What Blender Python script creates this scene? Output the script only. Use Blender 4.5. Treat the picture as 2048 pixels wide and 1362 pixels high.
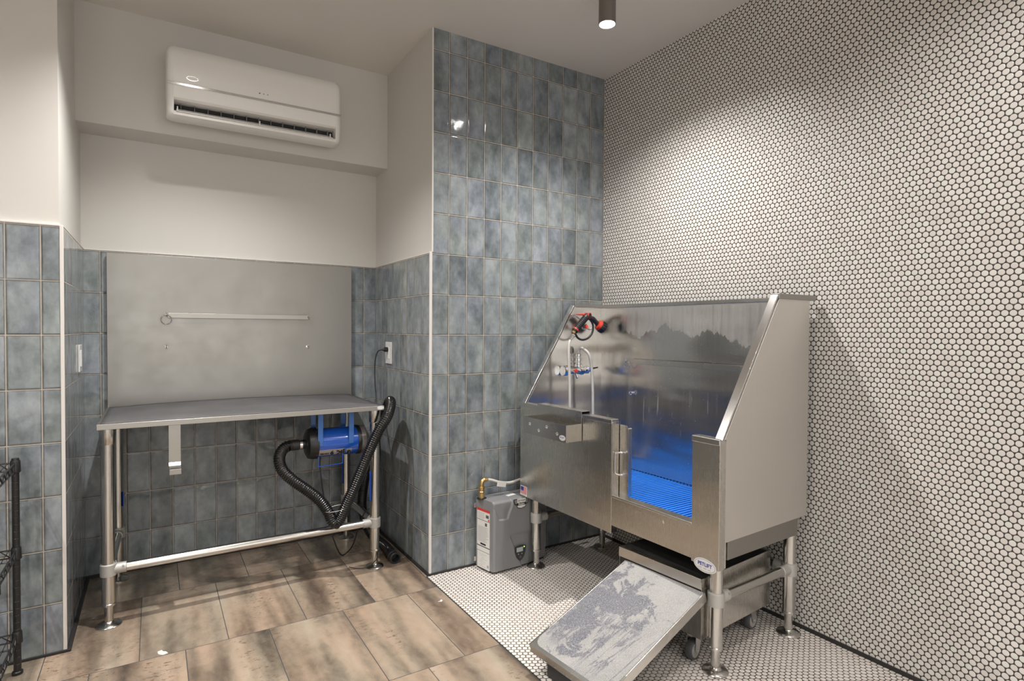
import bpy, bmesh, math, random
from mathutils import Vector, Matrix, noise

for o in list(bpy.data.objects):
    bpy.data.objects.remove(o, do_unlink=True)
SC = bpy.context.scene
COL = SC.collection
rnd = random.Random(7)

# ------------------------------------------------------------------ camera
CAM_R = Vector((0.84953973, -0.52749381, 0.00570315))
CAM_U = Vector((0.00533103, 0.01939533, 0.99979768))
CAM_F = Vector((0.52749770, 0.84933745, -0.01928919))
cam_d = bpy.data.cameras.new('camera')
cam_d.sensor_width = 36.0
cam_d.sensor_fit = 'HORIZONTAL'
cam_d.lens = 1153.13 / 2048.0 * 36.0
cam_d.clip_start = 0.02
cam = bpy.data.objects.new('camera', cam_d)
m = Matrix((CAM_R, CAM_U, -CAM_F)).transposed().to_4x4()
m.translation = Vector((0, 0, 1.26))
cam.matrix_world = m
COL.objects.link(cam)
SC.camera = cam

# ------------------------------------------------------------------ world and exposure
w = bpy.data.worlds.new('world')
SC.world = w
w.use_nodes = True
w.node_tree.nodes['Background'].inputs[0].default_value = (1.0, 0.98, 0.94, 1)
w.node_tree.nodes['Background'].inputs[1].default_value = 1.4
SC.view_settings.view_transform = 'Standard'
SC.view_settings.look = 'None'
SC.view_settings.gamma = 1.0
SC.view_settings.use_curve_mapping = False
SC.view_settings.exposure = 0.55
SC.cycles.max_bounces = 10
SC.cycles.diffuse_bounces = 6
SC.cycles.glossy_bounces = 6
SC.cycles.sample_clamp_indirect = 6.0
SC.cycles.caustics_reflective = False
SC.cycles.caustics_refractive = False
LAMP = 60.0             # glow of every ceiling spotlight's lens
LAMP_COL = (1.0, 0.965, 0.92)
# x, y, watts and beam angle of each cylinder spotlight
SPOTS = [(1.705, 1.965, 105, 142), (0.181, 2.61, 125, 128), (1.705, 0.65, 36, 150), (0.188, 1.05, 40, 160), (-1.10, 1.7, 62, 160), (-1.10, 0.35, 80, 166), (0.188, -0.7, 70, 166), (1.705, -0.9, 45, 166)]  # those after the first pair are unseen, mostly added as fill light
LENS_Z = 2.615

# room planes
XL, XA, XR = -0.294, 1.187, 2.327     # alcove left, alcove right, penny wall
YL, YP, YB = 2.787, 2.699, 3.553      # left front wall, pillar front, alcove back
ZC, ZCAP = 2.775, 1.6447
TW, TH = 0.1033, 0.206
THR = 1.171                           # where the plank floor meets the penny floor
XW, YW = -2.2, -2.6                   # room beyond the frame

# ------------------------------------------------------------------ shader helpers
class NT:
    def __init__(s, name):
        s.mat = bpy.data.materials.new(name)
        s.mat.use_nodes = True
        s.t = s.mat.node_tree
        s.b = s.t.nodes['Principled BSDF']
        s.co = None
    def link(s, a, b):
        s.t.links.new(a, b)
    def node(s, typ, **kw):
        n = s.t.nodes.new(typ)
        for k, v in kw.items():
            setattr(n, k, v)
        return n
    def put(s, sock, v):
        if hasattr(v, 'links') or hasattr(v, 'is_output'):
            s.link(v, sock)
        else:
            sock.default_value = v
    def m(s, op, a, b=0.0, c=None, clamp=False):
        n = s.node('ShaderNodeMath', operation=op)
        n.use_clamp = clamp
        s.put(n.inputs[0], a)
        s.put(n.inputs[1], b)
        if c is not None:
            s.put(n.inputs[2], c)
        return n.outputs[0]
    def pos(s):
        if s.co is None:
            s.co = s.node('ShaderNodeNewGeometry').outputs['Position']
        return s.co
    def sep(s, v=None):
        n = s.node('ShaderNodeSeparateXYZ')
        s.link(v or s.pos(), n.inputs[0])
        return n.outputs
    def comb(s, x, y, z=0.0):
        n = s.node('ShaderNodeCombineXYZ')
        s.put(n.inputs[0], x); s.put(n.inputs[1], y); s.put(n.inputs[2], z)
        return n.outputs[0]
    def vscale(s, v, sc):
        n = s.node('ShaderNodeVectorMath', operation='MULTIPLY')
        s.link(v, n.inputs[0]); n.inputs[1].default_value = sc
        return n.outputs[0]
    def vadd(s, v, u):
        n = s.node('ShaderNodeVectorMath', operation='ADD')
        s.link(v, n.inputs[0]); s.put(n.inputs[1], u)
        return n.outputs[0]
    def noise(s, v, scale=5.0, detail=3.0, rough=0.5, dist=0.0, col=False):
        n = s.node('ShaderNodeTexNoise')
        s.link(v, n.inputs['Vector'])
        n.inputs['Scale'].default_value = scale
        n.inputs['Detail'].default_value = detail
        n.inputs['Roughness'].default_value = rough
        n.inputs['Distortion'].default_value = dist
        return n.outputs[1 if col else 0]
    def white(s, v, col=False):
        n = s.node('ShaderNodeTexWhiteNoise', noise_dimensions='3D')
        s.link(v, n.inputs[0])
        return n.outputs[1 if col else 0]
    def ramp(s, f, lo, hi, a=0.0, b=1.0, smooth=False):
        n = s.node('ShaderNodeMapRange')
        if smooth:
            n.interpolation_type = 'SMOOTHSTEP'
        s.put(n.inputs[0], f)
        for i, v in ((1, lo), (2, hi), (3, a), (4, b)):
            s.put(n.inputs[i], v)
        return n.outputs[0]
    def cramp(s, f, stops):
        n = s.node('ShaderNodeValToRGB')
        e = n.color_ramp.elements
        while len(e) < len(stops):
            e.new(0.5)
        for i, (p, c) in enumerate(stops):
            e[i].position = p
            e[i].color = (*c, 1)
        s.link(f, n.inputs[0])
        return n.outputs[0]
    def mix(s, f, a, b, mode='MIX'):
        n = s.node('ShaderNodeMix', data_type='RGBA', blend_type=mode)
        s.put(n.inputs['Factor'], f)
        for sock, v in ((n.inputs[6], a), (n.inputs[7], b)):
            if isinstance(v, tuple):
                sock.default_value = (*v, 1) if len(v) == 3 else v
            else:
                s.link(v, sock)
        return n.outputs[2]
    def bump(s, h, strength=0.3, dist=0.002):
        n = s.node('ShaderNodeBump')
        n.inputs['Strength'].default_value = strength
        n.inputs['Distance'].default_value = dist
        s.link(h, n.inputs['Height'])
        s.link(n.outputs[0], s.b.inputs['Normal'])
        return n
    def set(s, **kw):
        names = {'col': 'Base Color', 'rough': 'Roughness', 'metal': 'Metallic', 'coat': 'Coat Weight', 'spec': 'Specular IOR Level',
                 'aniso': 'Anisotropic', 'trans': 'Transmission Weight', 'emis': 'Emission Strength', 'ecol': 'Emission Color',
                 'alpha': 'Alpha', 'coatr': 'Coat Roughness'}
        for k, v in kw.items():
            if isinstance(v, tuple) and len(v) == 3:
                v = (*v, 1)
            s.put(s.b.inputs[names[k]], v)
        return s.mat

def simple(name, col, rough=0.5, metal=0.0, var=0.0, bump=0.0, scale=60.0, **kw):
    t = NT(name)
    t.set(col=col, rough=rough, metal=metal, **kw)
    if var or bump:
        n = t.noise(t.pos(), scale, 4, 0.6)
        if var:
            d = tuple(c * (1 - var) for c in col)
            l = tuple(min(1, c * (1 + var)) for c in col)
            t.link(t.mix(n, d, l), t.b.inputs['Base Color'])
        if bump:
            t.bump(n, bump, 0.001)
    return t.mat

# ------------------------------------------------------------------ materials
def glazed_tile(name, axis, u0):
    """glazed blue-grey tiles 103 x 206 mm in a straight grid; axis = the wall's run direction"""
    t = NT(name)
    X = t.sep()
    u = t.m('DIVIDE', t.m('SUBTRACT', X[0] if axis == 'x' else X[1], u0), TW)
    v = t.m('DIVIDE', t.m('SUBTRACT', X[2], 1.2283), TH)
    iu, iv = t.m('FLOOR', u), t.m('FLOOR', v)
    fu, fv = t.m('SUBTRACT', u, iu), t.m('SUBTRACT', v, iv)
    cell = t.comb(iu, iv, 3.7 if axis == 'x' else 9.1)
    # slight waviness of the tile edges
    wob = t.m('MULTIPLY', t.m('SUBTRACT', t.noise(t.vadd(t.pos(), (1.3, 2.1, 0.4)), 9, 1), 0.5), 0.0016)
    du = t.m('MULTIPLY', t.m('MINIMUM', fu, t.m('SUBTRACT', 1.0, fu)), TW)
    dv = t.m('MULTIPLY', t.m('MINIMUM', fv, t.m('SUBTRACT', 1.0, fv)), TH)
    d = t.m('ADD', t.m('MINIMUM', du, dv), wob)
    tile = t.ramp(d, 0.0012, 0.0019)
    rn = t.white(cell)
    off = t.node('ShaderNodeVectorMath', operation='SCALE')
    t.link(t.white(cell, True), off.inputs[0])
    off.inputs['Scale'].default_value = 13.0
    lp = t.vadd(t.pos(), off.outputs[0])
    cloud = t.noise(t.vscale(lp, (1, 1, 0.55)), 13, 4, 0.60, 0.15)
    cloud2 = t.noise(lp, 34, 3, 0.6)
    f = t.m('ADD', t.m('ADD', t.m('MULTIPLY', cloud, 1.0), 0.10), t.m('MULTIPLY', t.m('SUBTRACT', rn, 0.5), 0.20))
    f = t.m('ADD', f, t.m('MULTIPLY', t.m('SUBTRACT', cloud2, 0.5), 0.22))
    base = t.cramp(f, [(0.20, (0.062, 0.072, 0.080)), (0.44, (0.145, 0.167, 0.182)), (0.64, (0.240, 0.268, 0.288)), (0.90, (0.375, 0.403, 0.42))])
    tint = t.mix(t.ramp(t.noise(lp, 4, 2), 0.35, 0.7), (0.99, 1.01, 0.94), (0.98, 0.98, 1.06))
    base = t.mix(1.0, base, tint, 'MULTIPLY')
    # the glaze thins to a brown edge
    edge_n = t.noise(t.vadd(lp, (5, 0, 2)), 24, 3, 0.6)
    edge = t.m('MULTIPLY', t.ramp(t.m('SUBTRACT', d, t.m('MULTIPLY', edge_n, 0.007)), 0.0035, -0.001), 0.8)
    base = t.mix(edge, base, (0.075, 0.07, 0.06))
    grout = t.mix(t.noise(t.pos(), 60, 3), (0.42, 0.37, 0.32), (0.60, 0.55, 0.49))
    t.link(t.mix(tile, grout, base), t.b.inputs['Base Color'])
    t.link(t.ramp(tile, 0, 1, 0.85, 0.085), t.b.inputs['Roughness'])
    # pillowed glaze with waves, each tile set at a slightly different tilt
    pil = t.m('POWER', t.ramp(d, 0.0, 0.010, smooth=True), 0.6)
    wave = t.m('MULTIPLY', t.noise(lp, 16, 1, 0.4), 2.1)
    r2 = t.sep(t.white(t.vadd(cell, (7, 3, 1)), True))
    tilt = t.m('ADD', t.m('MULTIPLY', t.m('SUBTRACT', r2[0], 0.5), fu), t.m('MULTIPLY', t.m('SUBTRACT', r2[1], 0.5), fv))
    h = t.m('ADD', t.m('ADD', pil, wave), t.m('MULTIPLY', tilt, 0.7))
    t.bump(t.m('MULTIPLY', h, 1.0), 0.85, 0.0010)
    return t.mat

def penny_tile(name, plane):
    """19 mm round tiles in hexagonal packing, dark grout; plane 'yz' for the wall, 'yx' for the floor"""
    t = NT(name)
    X = t.sep()
    P = 0.0218
    a = t.m('DIVIDE', X[1], P)
    b = t.m('DIVIDE', X[2] if plane == 'yz' else t.m('SUBTRACT', X[0], THR + 0.012), P)
    s3 = math.sqrt(3)
    def cell(ox, oy):
        x = t.m('ADD', a, ox); y = t.m('DIVIDE', t.m('ADD', b, oy), s3)
        ix = t.m('ROUND', x); iy = t.m('ROUND', y)
        dx = t.m('SUBTRACT', x, ix)
        dy = t.m('MULTIPLY', t.m('SUBTRACT', y, iy), s3)
        return t.m('SQRT', t.m('ADD', t.m('MULTIPLY', dx, dx), t.m('MULTIPLY', dy, dy))), ix, iy
    d1, i1, j1 = cell(0, 0)
    d2, i2, j2 = cell(0.5, s3 / 2)
    sel = t.m('LESS_THAN', d1, d2)
    d = t.m('MINIMUM', d1, d2)
    inv = t.m('SUBTRACT', 1.0, sel)
    idx = t.m('ADD', t.m('MULTIPLY', sel, i1), t.m('MULTIPLY', inv, t.m('ADD', i2, 0.37)))
    idy = t.m('ADD', t.m('MULTIPLY', sel, j1), t.m('MULTIPLY', inv, t.m('ADD', j2, 0.61)))
    rn = t.white(t.comb(idx, idy, 0.5))
    tile = t.ramp(d, 0.452, 0.425)
    c = t.cramp(rn, [(0.0, (0.65, 0.615, 0.585)), (0.8, (0.725, 0.695, 0.675)), (0.95, (0.69, 0.70, 0.66)), (1.0, (0.61, 0.58, 0.55))])
    if plane == 'yz':
        g = (0.045, 0.040, 0.036)
    else:
        # pale grime and stain on the floor's grout
        c = t.mix(1.0, c, (1.16, 1.12, 1.09), 'MULTIPLY')
        g = t.mix(t.ramp(t.noise(t.pos(), 2.2, 3), 0.45, 0.65), (0.07, 0.062, 0.055), (0.20, 0.18, 0.16))
        # rust-coloured patches
        st = t.m('MULTIPLY', t.ramp(t.noise(t.vadd(t.pos(), (3.1, 0.2, 0)), 5, 3, 0.6), 0.68, 0.78), 0.4)
        c = t.mix(st, c, (0.62, 0.5, 0.34))
    t.link(t.mix(tile, g, c), t.b.inputs['Base Color'])
    t.link(t.ramp(tile, 0, 1, 0.8, 0.32), t.b.inputs['Roughness'])
    h = t.ramp(d, 0.46, 0.33, smooth=True)
    tl = t.m('MULTIPLY', t.m('SUBTRACT', rn, 0.5), t.m('SUBTRACT', a, idx))
    t.bump(t.m('ADD', h, t.m('MULTIPLY', tl, 0.12)), 0.55, 0.0010)
    return t.mat

def plank_floor():
    """305 x 605 mm porcelain slabs laid lengthways in y, brown-grey streaks running with them"""
    t = NT('plank_tile')
    X = t.sep()
    v = t.m('DIVIDE', t.m('SUBTRACT', X[1], 1.961), 0.604)
    iv = t.m('FLOOR', v)
    odd = t.m('MODULO', t.m('ABSOLUTE', iv), 2.0)
    u = t.m('DIVIDE', t.m('SUBTRACT', t.m('SUBTRACT', X[0], 0.0985), t.m('MULTIPLY', odd, 0.1525)), 0.305)
    iu = t.m('FLOOR', u)
    fu, fv = t.m('SUBTRACT', u, iu), t.m('SUBTRACT', v, iv)
    du = t.m('MULTIPLY', t.m('MINIMUM', fu, t.m('SUBTRACT', 1.0, fu)), 0.305)
    dv = t.m('MULTIPLY', t.m('MINIMUM', fv, t.m('SUBTRACT', 1.0, fv)), 0.604)
    d = t.m('MINIMUM', du, dv)
    tile = t.ramp(d, 0.0012, 0.0019)
    cell = t.comb(iu, iv, 2.2)
    off = t.node('ShaderNodeVectorMath', operation='SCALE')
    t.link(t.white(cell, True), off.inputs[0])
    off.inputs['Scale'].default_value = 9.0
    lp = t.vadd(t.pos(), off.outputs[0])
    band = t.noise(t.vscale(lp, (1, 0.10, 1)), 8.5, 2, 0.5, 0.15)
    fine = t.noise(t.vscale(lp, (1, 0.55, 1)), 22, 5, 0.65, 0.3)
    f = t.m('ADD', t.m('MULTIPLY', band, 0.85), t.m('MULTIPLY', fine, 0.25))
    base = t.cramp(f, [(0.37, (0.085, 0.072, 0.060)), (0.45, (0.17, 0.138, 0.104)), (0.53, (0.265, 0.222, 0.168)), (0.61, (0.38, 0.31, 0.232)), (0.76, (0.48, 0.405, 0.315))])
    hue = t.mix(t.ramp(t.noise(t.vscale(lp, (1, 0.14, 1)), 6, 2), 0.38, 0.62), (1.06, 0.95, 0.93), (0.96, 0.97, 0.99))
    base = t.mix(1.0, base, hue, 'MULTIPLY')
    # rough worn pitting in rust brown
    pit = t.noise(t.vscale(lp, (0.6, 1.3, 1)), 55, 5, 0.72)
    zone = t.ramp(t.noise(t.vscale(lp, (1, 0.2, 1)), 7, 2), 0.5, 0.62)
    pm = t.m('MULTIPLY', t.ramp(pit, 0.56, 0.63), t.m('MULTIPLY', zone, 0.75))
    base = t.mix(pm, base, (0.115, 0.065, 0.04))
    grout = t.mix(t.noise(t.pos(), 4), (0.035, 0.035, 0.045), (0.085, 0.08, 0.08))
    t.link(t.mix(tile, grout, base), t.b.inputs['Base Color'])
    rr = t.ramp(t.noise(t.pos(), 3.5, 3), 0.35, 0.65, 0.16, 0.30)
    t.link(t.mix(tile, (0.7, 0.7, 0.7), t.comb(rr, rr, rr)), t.b.inputs['Roughness'])
    h = t.m('ADD', t.ramp(d, 0.0, 0.003, smooth=True), t.m('MULTIPLY', pit, 0.10))
    t.bump(h, 0.35, 0.0012)
    return t.mat

def steel(name, col=(0.60, 0.585, 0.555), rough=0.26, grain='z', gs=1.0, wave=0.0, scuff=0.3):
    """brushed stainless steel; grain = the direction the brush lines run"""
    t = NT(name)
    k = {'z': (600, 600, 2), 'x': (2, 600, 600), 'y': (600, 2, 600)}[grain]
    br = t.noise(t.vscale(t.pos(), k), 1.0, 2, 0.6)
    sc = t.noise(t.pos(), 7, 5, 0.62)
    r = t.m('ADD', rough - 0.02 * gs, t.m('MULTIPLY', br, 0.04 * gs))
    r = t.m('ADD', r, t.m('MULTIPLY', t.m('SUBTRACT', sc, 0.5), scuff * 0.35))
    c = t.mix(t.m('ADD', t.m('MULTIPLY', br, 0.5), t.m('MULTIPLY', sc, 0.5)), tuple(x * 0.94 for x in col), tuple(min(1, x * 1.06) for x in col))
    t.set(col=c, rough=r, metal=1.0)
    h = t.m('MULTIPLY', br, 0.004 * gs)
    if wave:
        h = t.m('ADD', h, t.m('MULTIPLY', t.noise(t.vscale(t.pos(), (0.8, 0.8, 2.6)), 3.0, 1, 0.4), wave))
    t.bump(h, 0.5, 0.0022 if not wave else 0.004)
    return t.mat

def tub_steel():
    """polished tub lining: dried mineral film above a jagged line, drip streaks lower down"""
    t = NT('tub_lining_steel')
    X = t.sep()
    streak = t.noise(t.vscale(t.pos(), (38, 38, 2.2)), 1.0, 4, 0.65)
    fine = t.noise(t.vscale(t.pos(), (150, 150, 5)), 1.0, 2)
    # film: above z = 1.22 + jagged profile in y
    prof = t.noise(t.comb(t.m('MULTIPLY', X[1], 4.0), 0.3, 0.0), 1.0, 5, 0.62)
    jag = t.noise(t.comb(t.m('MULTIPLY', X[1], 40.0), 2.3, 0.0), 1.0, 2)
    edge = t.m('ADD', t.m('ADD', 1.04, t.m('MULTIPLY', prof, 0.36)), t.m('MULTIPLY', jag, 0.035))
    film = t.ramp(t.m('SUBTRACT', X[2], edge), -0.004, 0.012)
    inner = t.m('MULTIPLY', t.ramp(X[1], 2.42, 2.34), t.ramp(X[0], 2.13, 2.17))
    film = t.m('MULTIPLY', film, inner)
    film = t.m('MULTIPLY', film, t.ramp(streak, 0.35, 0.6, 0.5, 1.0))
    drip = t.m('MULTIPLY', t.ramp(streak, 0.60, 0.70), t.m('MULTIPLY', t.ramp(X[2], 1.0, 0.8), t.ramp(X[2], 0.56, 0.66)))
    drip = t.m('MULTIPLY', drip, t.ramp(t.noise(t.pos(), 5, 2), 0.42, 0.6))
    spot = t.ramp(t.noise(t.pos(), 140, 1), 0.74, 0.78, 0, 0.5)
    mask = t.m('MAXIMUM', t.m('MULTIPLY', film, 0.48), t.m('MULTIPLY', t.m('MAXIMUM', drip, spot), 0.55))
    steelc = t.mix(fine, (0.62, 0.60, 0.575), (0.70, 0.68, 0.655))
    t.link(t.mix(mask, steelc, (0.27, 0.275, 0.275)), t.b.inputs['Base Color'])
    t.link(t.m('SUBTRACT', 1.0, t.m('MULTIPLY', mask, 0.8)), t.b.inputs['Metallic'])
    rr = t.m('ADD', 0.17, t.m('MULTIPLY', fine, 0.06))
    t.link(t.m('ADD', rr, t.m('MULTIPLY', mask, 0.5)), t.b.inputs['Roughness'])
    h = t.m('ADD', t.m('MULTIPLY', t.noise(t.vscale(t.pos(), (0.7, 0.7, 2.8)), 2.6, 1, 0.4), 3.0), t.m('MULTIPLY', fine, 0.03))
    t.bump(h, 0.6, 0.006)
    return t.mat

def grit(name, dark, light, spark=0.0, wet=False):
    t = NT(name)
    n = t.noise(t.pos(), 420, 2, 0.7)
    big = t.noise(t.pos(), 6, 4, 0.6)
    c = t.mix(t.ramp(n, 0.35, 0.65), dark, light)
    c = t.mix(t.ramp(big, 0.35, 0.7, 0.0, 0.35), c, tuple(x * 1.25 for x in light))
    r = t.ramp(n, 0.3, 0.7, 0.5, 0.9)
    if wet:
        # spilt water: a soaked field with rivulets running down the slope (towards -x)
        L = t.sep(t.vadd(t.pos(), t.vscale(t.noise(t.pos(), 16, 4, 0.65, 0, True), (0.045, 0.085, 0.0))))
        field = t.noise(t.vadd(t.pos(), (0.4, 7.7, 0.0)), 11, 8, 0.74, 0.5)
        thr = t.ramp(L[0], 1.22, 1.50, 0.54, 0.44)
        edge = t.m('ADD', t.ramp(L[1], 1.42, 1.66, 0.14, -0.02), t.ramp(L[0], 1.56, 1.64, 0.0, 0.10))
        soak = t.ramp(t.m('SUBTRACT', field, t.m('ADD', thr, edge)), 0.0, 0.03)
        riv = t.noise(t.vscale(t.vadd(t.pos(), (0, 3.3, 0)), (2.2, 17, 0.0)), 1.0, 4, 0.6, 0.9)
        rv = t.ramp(t.m('ABSOLUTE', t.m('SUBTRACT', riv, 0.5)), 0.034, 0.012)
        rv = t.m('MULTIPLY', rv, t.m('MULTIPLY', t.ramp(L[0], 1.22, 1.28), t.ramp(L[0], 1.50, 1.44)))
        wetm = t.m('MAXIMUM', soak, t.m('MULTIPLY', rv, 0.9))
        speck = t.ramp(t.noise(t.pos(), 230, 2, 0.8), 0.5, 0.62)
        wc = t.mix(speck, (0.06, 0.063, 0.085), (0.26, 0.27, 0.36))
        c = t.mix(t.m('MULTIPLY', wetm, 0.66), c, wc)
        r = t.m('SUBTRACT', r, t.m('MULTIPLY', wetm, 0.38))
    t.set(col=c, rough=r, spec=0.4)
    t.bump(n, 0.6, 0.0012)
    return t.mat

def wall_paint():
    t = NT('greige_wall_paint')
    n = t.noise(t.pos(), 2.2, 3, 0.55)
    st = t.noise(t.vscale(t.pos(), (1, 1, 0.08)), 90, 2)
    c = t.mix(n, (0.615, 0.60, 0.57), (0.65, 0.635, 0.605))
    t.set(col=c, rough=0.42, spec=0.35)
    t.bump(t.m('ADD', t.m('MULTIPLY', n, 0.8), t.m('MULTIPLY', st, 0.10)), 0.25, 0.003)
    return t.mat

def ceiling_paint():
    t = NT('ceiling_paint')
    n = t.noise(t.pos(), 1.7, 3)
    t.set(col=t.mix(n, (0.70, 0.675, 0.635), (0.74, 0.715, 0.675)), rough=0.35, spec=0.4)
    t.bump(t.noise(t.pos(), 2.5, 2), 0.3, 0.006)
    return t.mat

M_TPX = glazed_tile('blue_glazed_tile_pillar', 'x', 1.2911)
M_TBX = glazed_tile('blue_glazed_tile_back', 'x', -0.1247)
M_TLX = glazed_tile('blue_glazed_tile_left', 'x', -0.361)
M_TRY = glazed_tile('blue_glazed_tile_side', 'y', 2.808)
M_TLY = glazed_tile('blue_glazed_tile_left_return', 'y', 2.877)
M_PW = penny_tile('white_penny_tile_wall', 'yz')
M_PF = penny_tile('white_penny_tile_floor', 'yx')
M_FLOOR = plank_floor()
M_PAINT = wall_paint()
M_CEIL = ceiling_paint()
M_TRIM = simple('white_metal_trim', (0.72, 0.69, 0.66), 0.3)
M_BASE = simple('dark_base_grout', (0.022, 0.02, 0.02), 0.6, var=0.6, bump=0.3, scale=40)
M_STZ = steel('brushed_steel_vertical', grain='z', rough=0.27, wave=1.6, col=(0.64, 0.62, 0.58), scuff=0.15)
M_STY = steel('brushed_steel_lengthways', grain='y', rough=0.26)
M_STX = steel('brushed_steel_crosswise', grain='x', rough=0.38, col=(0.385, 0.37, 0.345))
M_STE = steel('brushed_steel_end_panel', grain='z', rough=0.46, col=(0.74, 0.715, 0.67), wave=0.4, scuff=0.15)
M_STB = steel('brushed_steel_backsplash', grain='x', rough=0.36, col=(0.30, 0.289, 0.270), scuff=0.8, gs=2.2)
M_PIPE = steel('steel_tube', grain='z', rough=0.20, scuff=0.1)
M_PIPEX = steel('steel_tube_brace', grain='x', rough=0.22, scuff=0.1)
M_TUB = tub_steel()
M_CHROME = simple('chrome', (0.78, 0.78, 0.79), 0.06, 1.0)
M_CAST = simple('cast_aluminium', (0.50, 0.49, 0.47), 0.55, 0.6, var=0.1, bump=0.5, scale=300)
M_GRITD = grit('dark_grit_surface', (0.05, 0.049, 0.052), (0.135, 0.132, 0.138))
M_GRITR = grit('wet_grit_surface', (0.20, 0.20, 0.205), (0.44, 0.43, 0.42), wet=True)
M_BLACKMAT = simple('black_grit_mat', (0.012, 0.012, 0.012), 0.8, var=0.4, bump=0.5, scale=300)
M_BLUEPL = simple('bright_blue_plastic', (0.020, 0.215, 0.86), 0.35, var=0.10, scale=30)
M_BLUEDK = simple('deep_blue_plastic', (0.004, 0.03, 0.28), 0.5)
M_BLUEPAINT = simple('blue_enamel', (0.010, 0.085, 0.46), 0.16, coat=0.6, var=0.08, scale=20)
M_BLUESTRAP = simple('blue_enamel_bracket', (0.03, 0.14, 0.46), 0.25, coat=0.4, var=0.15, scale=60)
M_BLUEFILM = simple('blue_film', (0.01, 0.09, 0.62), 0.3)
M_BLACK = simple('black_plastic', (0.012, 0.012, 0.013), 0.35)
M_BLACKRUB = simple('black_rubber', (0.018, 0.018, 0.019), 0.45)
M_HOSE = simple('black_corrugated_hose', (0.008, 0.0075, 0.008), 0.2, spec=0.6)
M_HOSEPALE = simple('pale_hose', (0.62, 0.60, 0.57), 0.3, var=0.06, scale=80)
M_RED = simple('red_plastic', (0.62, 0.045, 0.025), 0.3)
M_BRASS = simple('brass', (0.62, 0.44, 0.20), 0.28, 1.0, var=0.15, scale=60)
M_WHITEPL = simple('white_plastic', (0.80, 0.80, 0.79), 0.28)
M_ACW = simple('cool_white_plastic', (0.80, 0.79, 0.77), 0.30)
M_ACS = simple('silver_strip', (0.50, 0.49, 0.47), 0.2, 0.7)
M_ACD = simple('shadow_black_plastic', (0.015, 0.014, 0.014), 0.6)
M_GREYPL = simple('mid_grey_plastic', (0.225, 0.228, 0.235), 0.42, var=0.04, scale=10)
M_DKGREY = simple('dark_grey_plastic', (0.035, 0.037, 0.042), 0.35)
M_PAPER = simple('white_paper', (0.74, 0.73, 0.71), 0.55)
M_INK = simple('grey_ink', (0.10, 0.10, 0.11), 0.6)
M_INKL = simple('pale_ink', (0.38, 0.38, 0.39), 0.6)
M_INKB = simple('black_ink', (0.01, 0.01, 0.01), 0.5)
M_INKBLUE = simple('blue_ink', (0.03, 0.035, 0.30), 0.5)
M_INKRED = simple('red_ink', (0.60, 0.05, 0.04), 0.5)
M_LILAC = simple('lilac_border', (0.42, 0.42, 0.55), 0.5)
M_LCD = simple('pale_display', (0.42, 0.46, 0.46), 0.3)
M_LED = simple('green_led', (0.1, 0.5, 0.05), 0.4, ecol=(0.25, 1.0, 0.05), emis=3.0)
M_SHELF = simple('black_epoxy_wire', (0.013, 0.013, 0.014), 0.32)
M_TYRE = simple('grey_rubber_tyre', (0.075, 0.078, 0.085), 0.5)
M_HUB = simple('pale_grey_nylon', (0.33, 0.33, 0.32), 0.45)
M_ZINC = simple('zinc_plate', (0.62, 0.61, 0.59), 0.35, 0.9, var=0.1)
M_FIX = simple('bronze_grey_metal', (0.20, 0.18, 0.165), 0.4, 0.5)
M_LENS = NT('lit_lens').set(col=(1, 1, 1), ecol=LAMP_COL, emis=LAMP)
M_GLASSY = simple('smoky_clear_plastic', (0.16, 0.15, 0.15), 0.25)
M_ETCH = simple('etched_bright_steel', (0.80, 0.79, 0.77), 0.5, 0.5)

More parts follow.
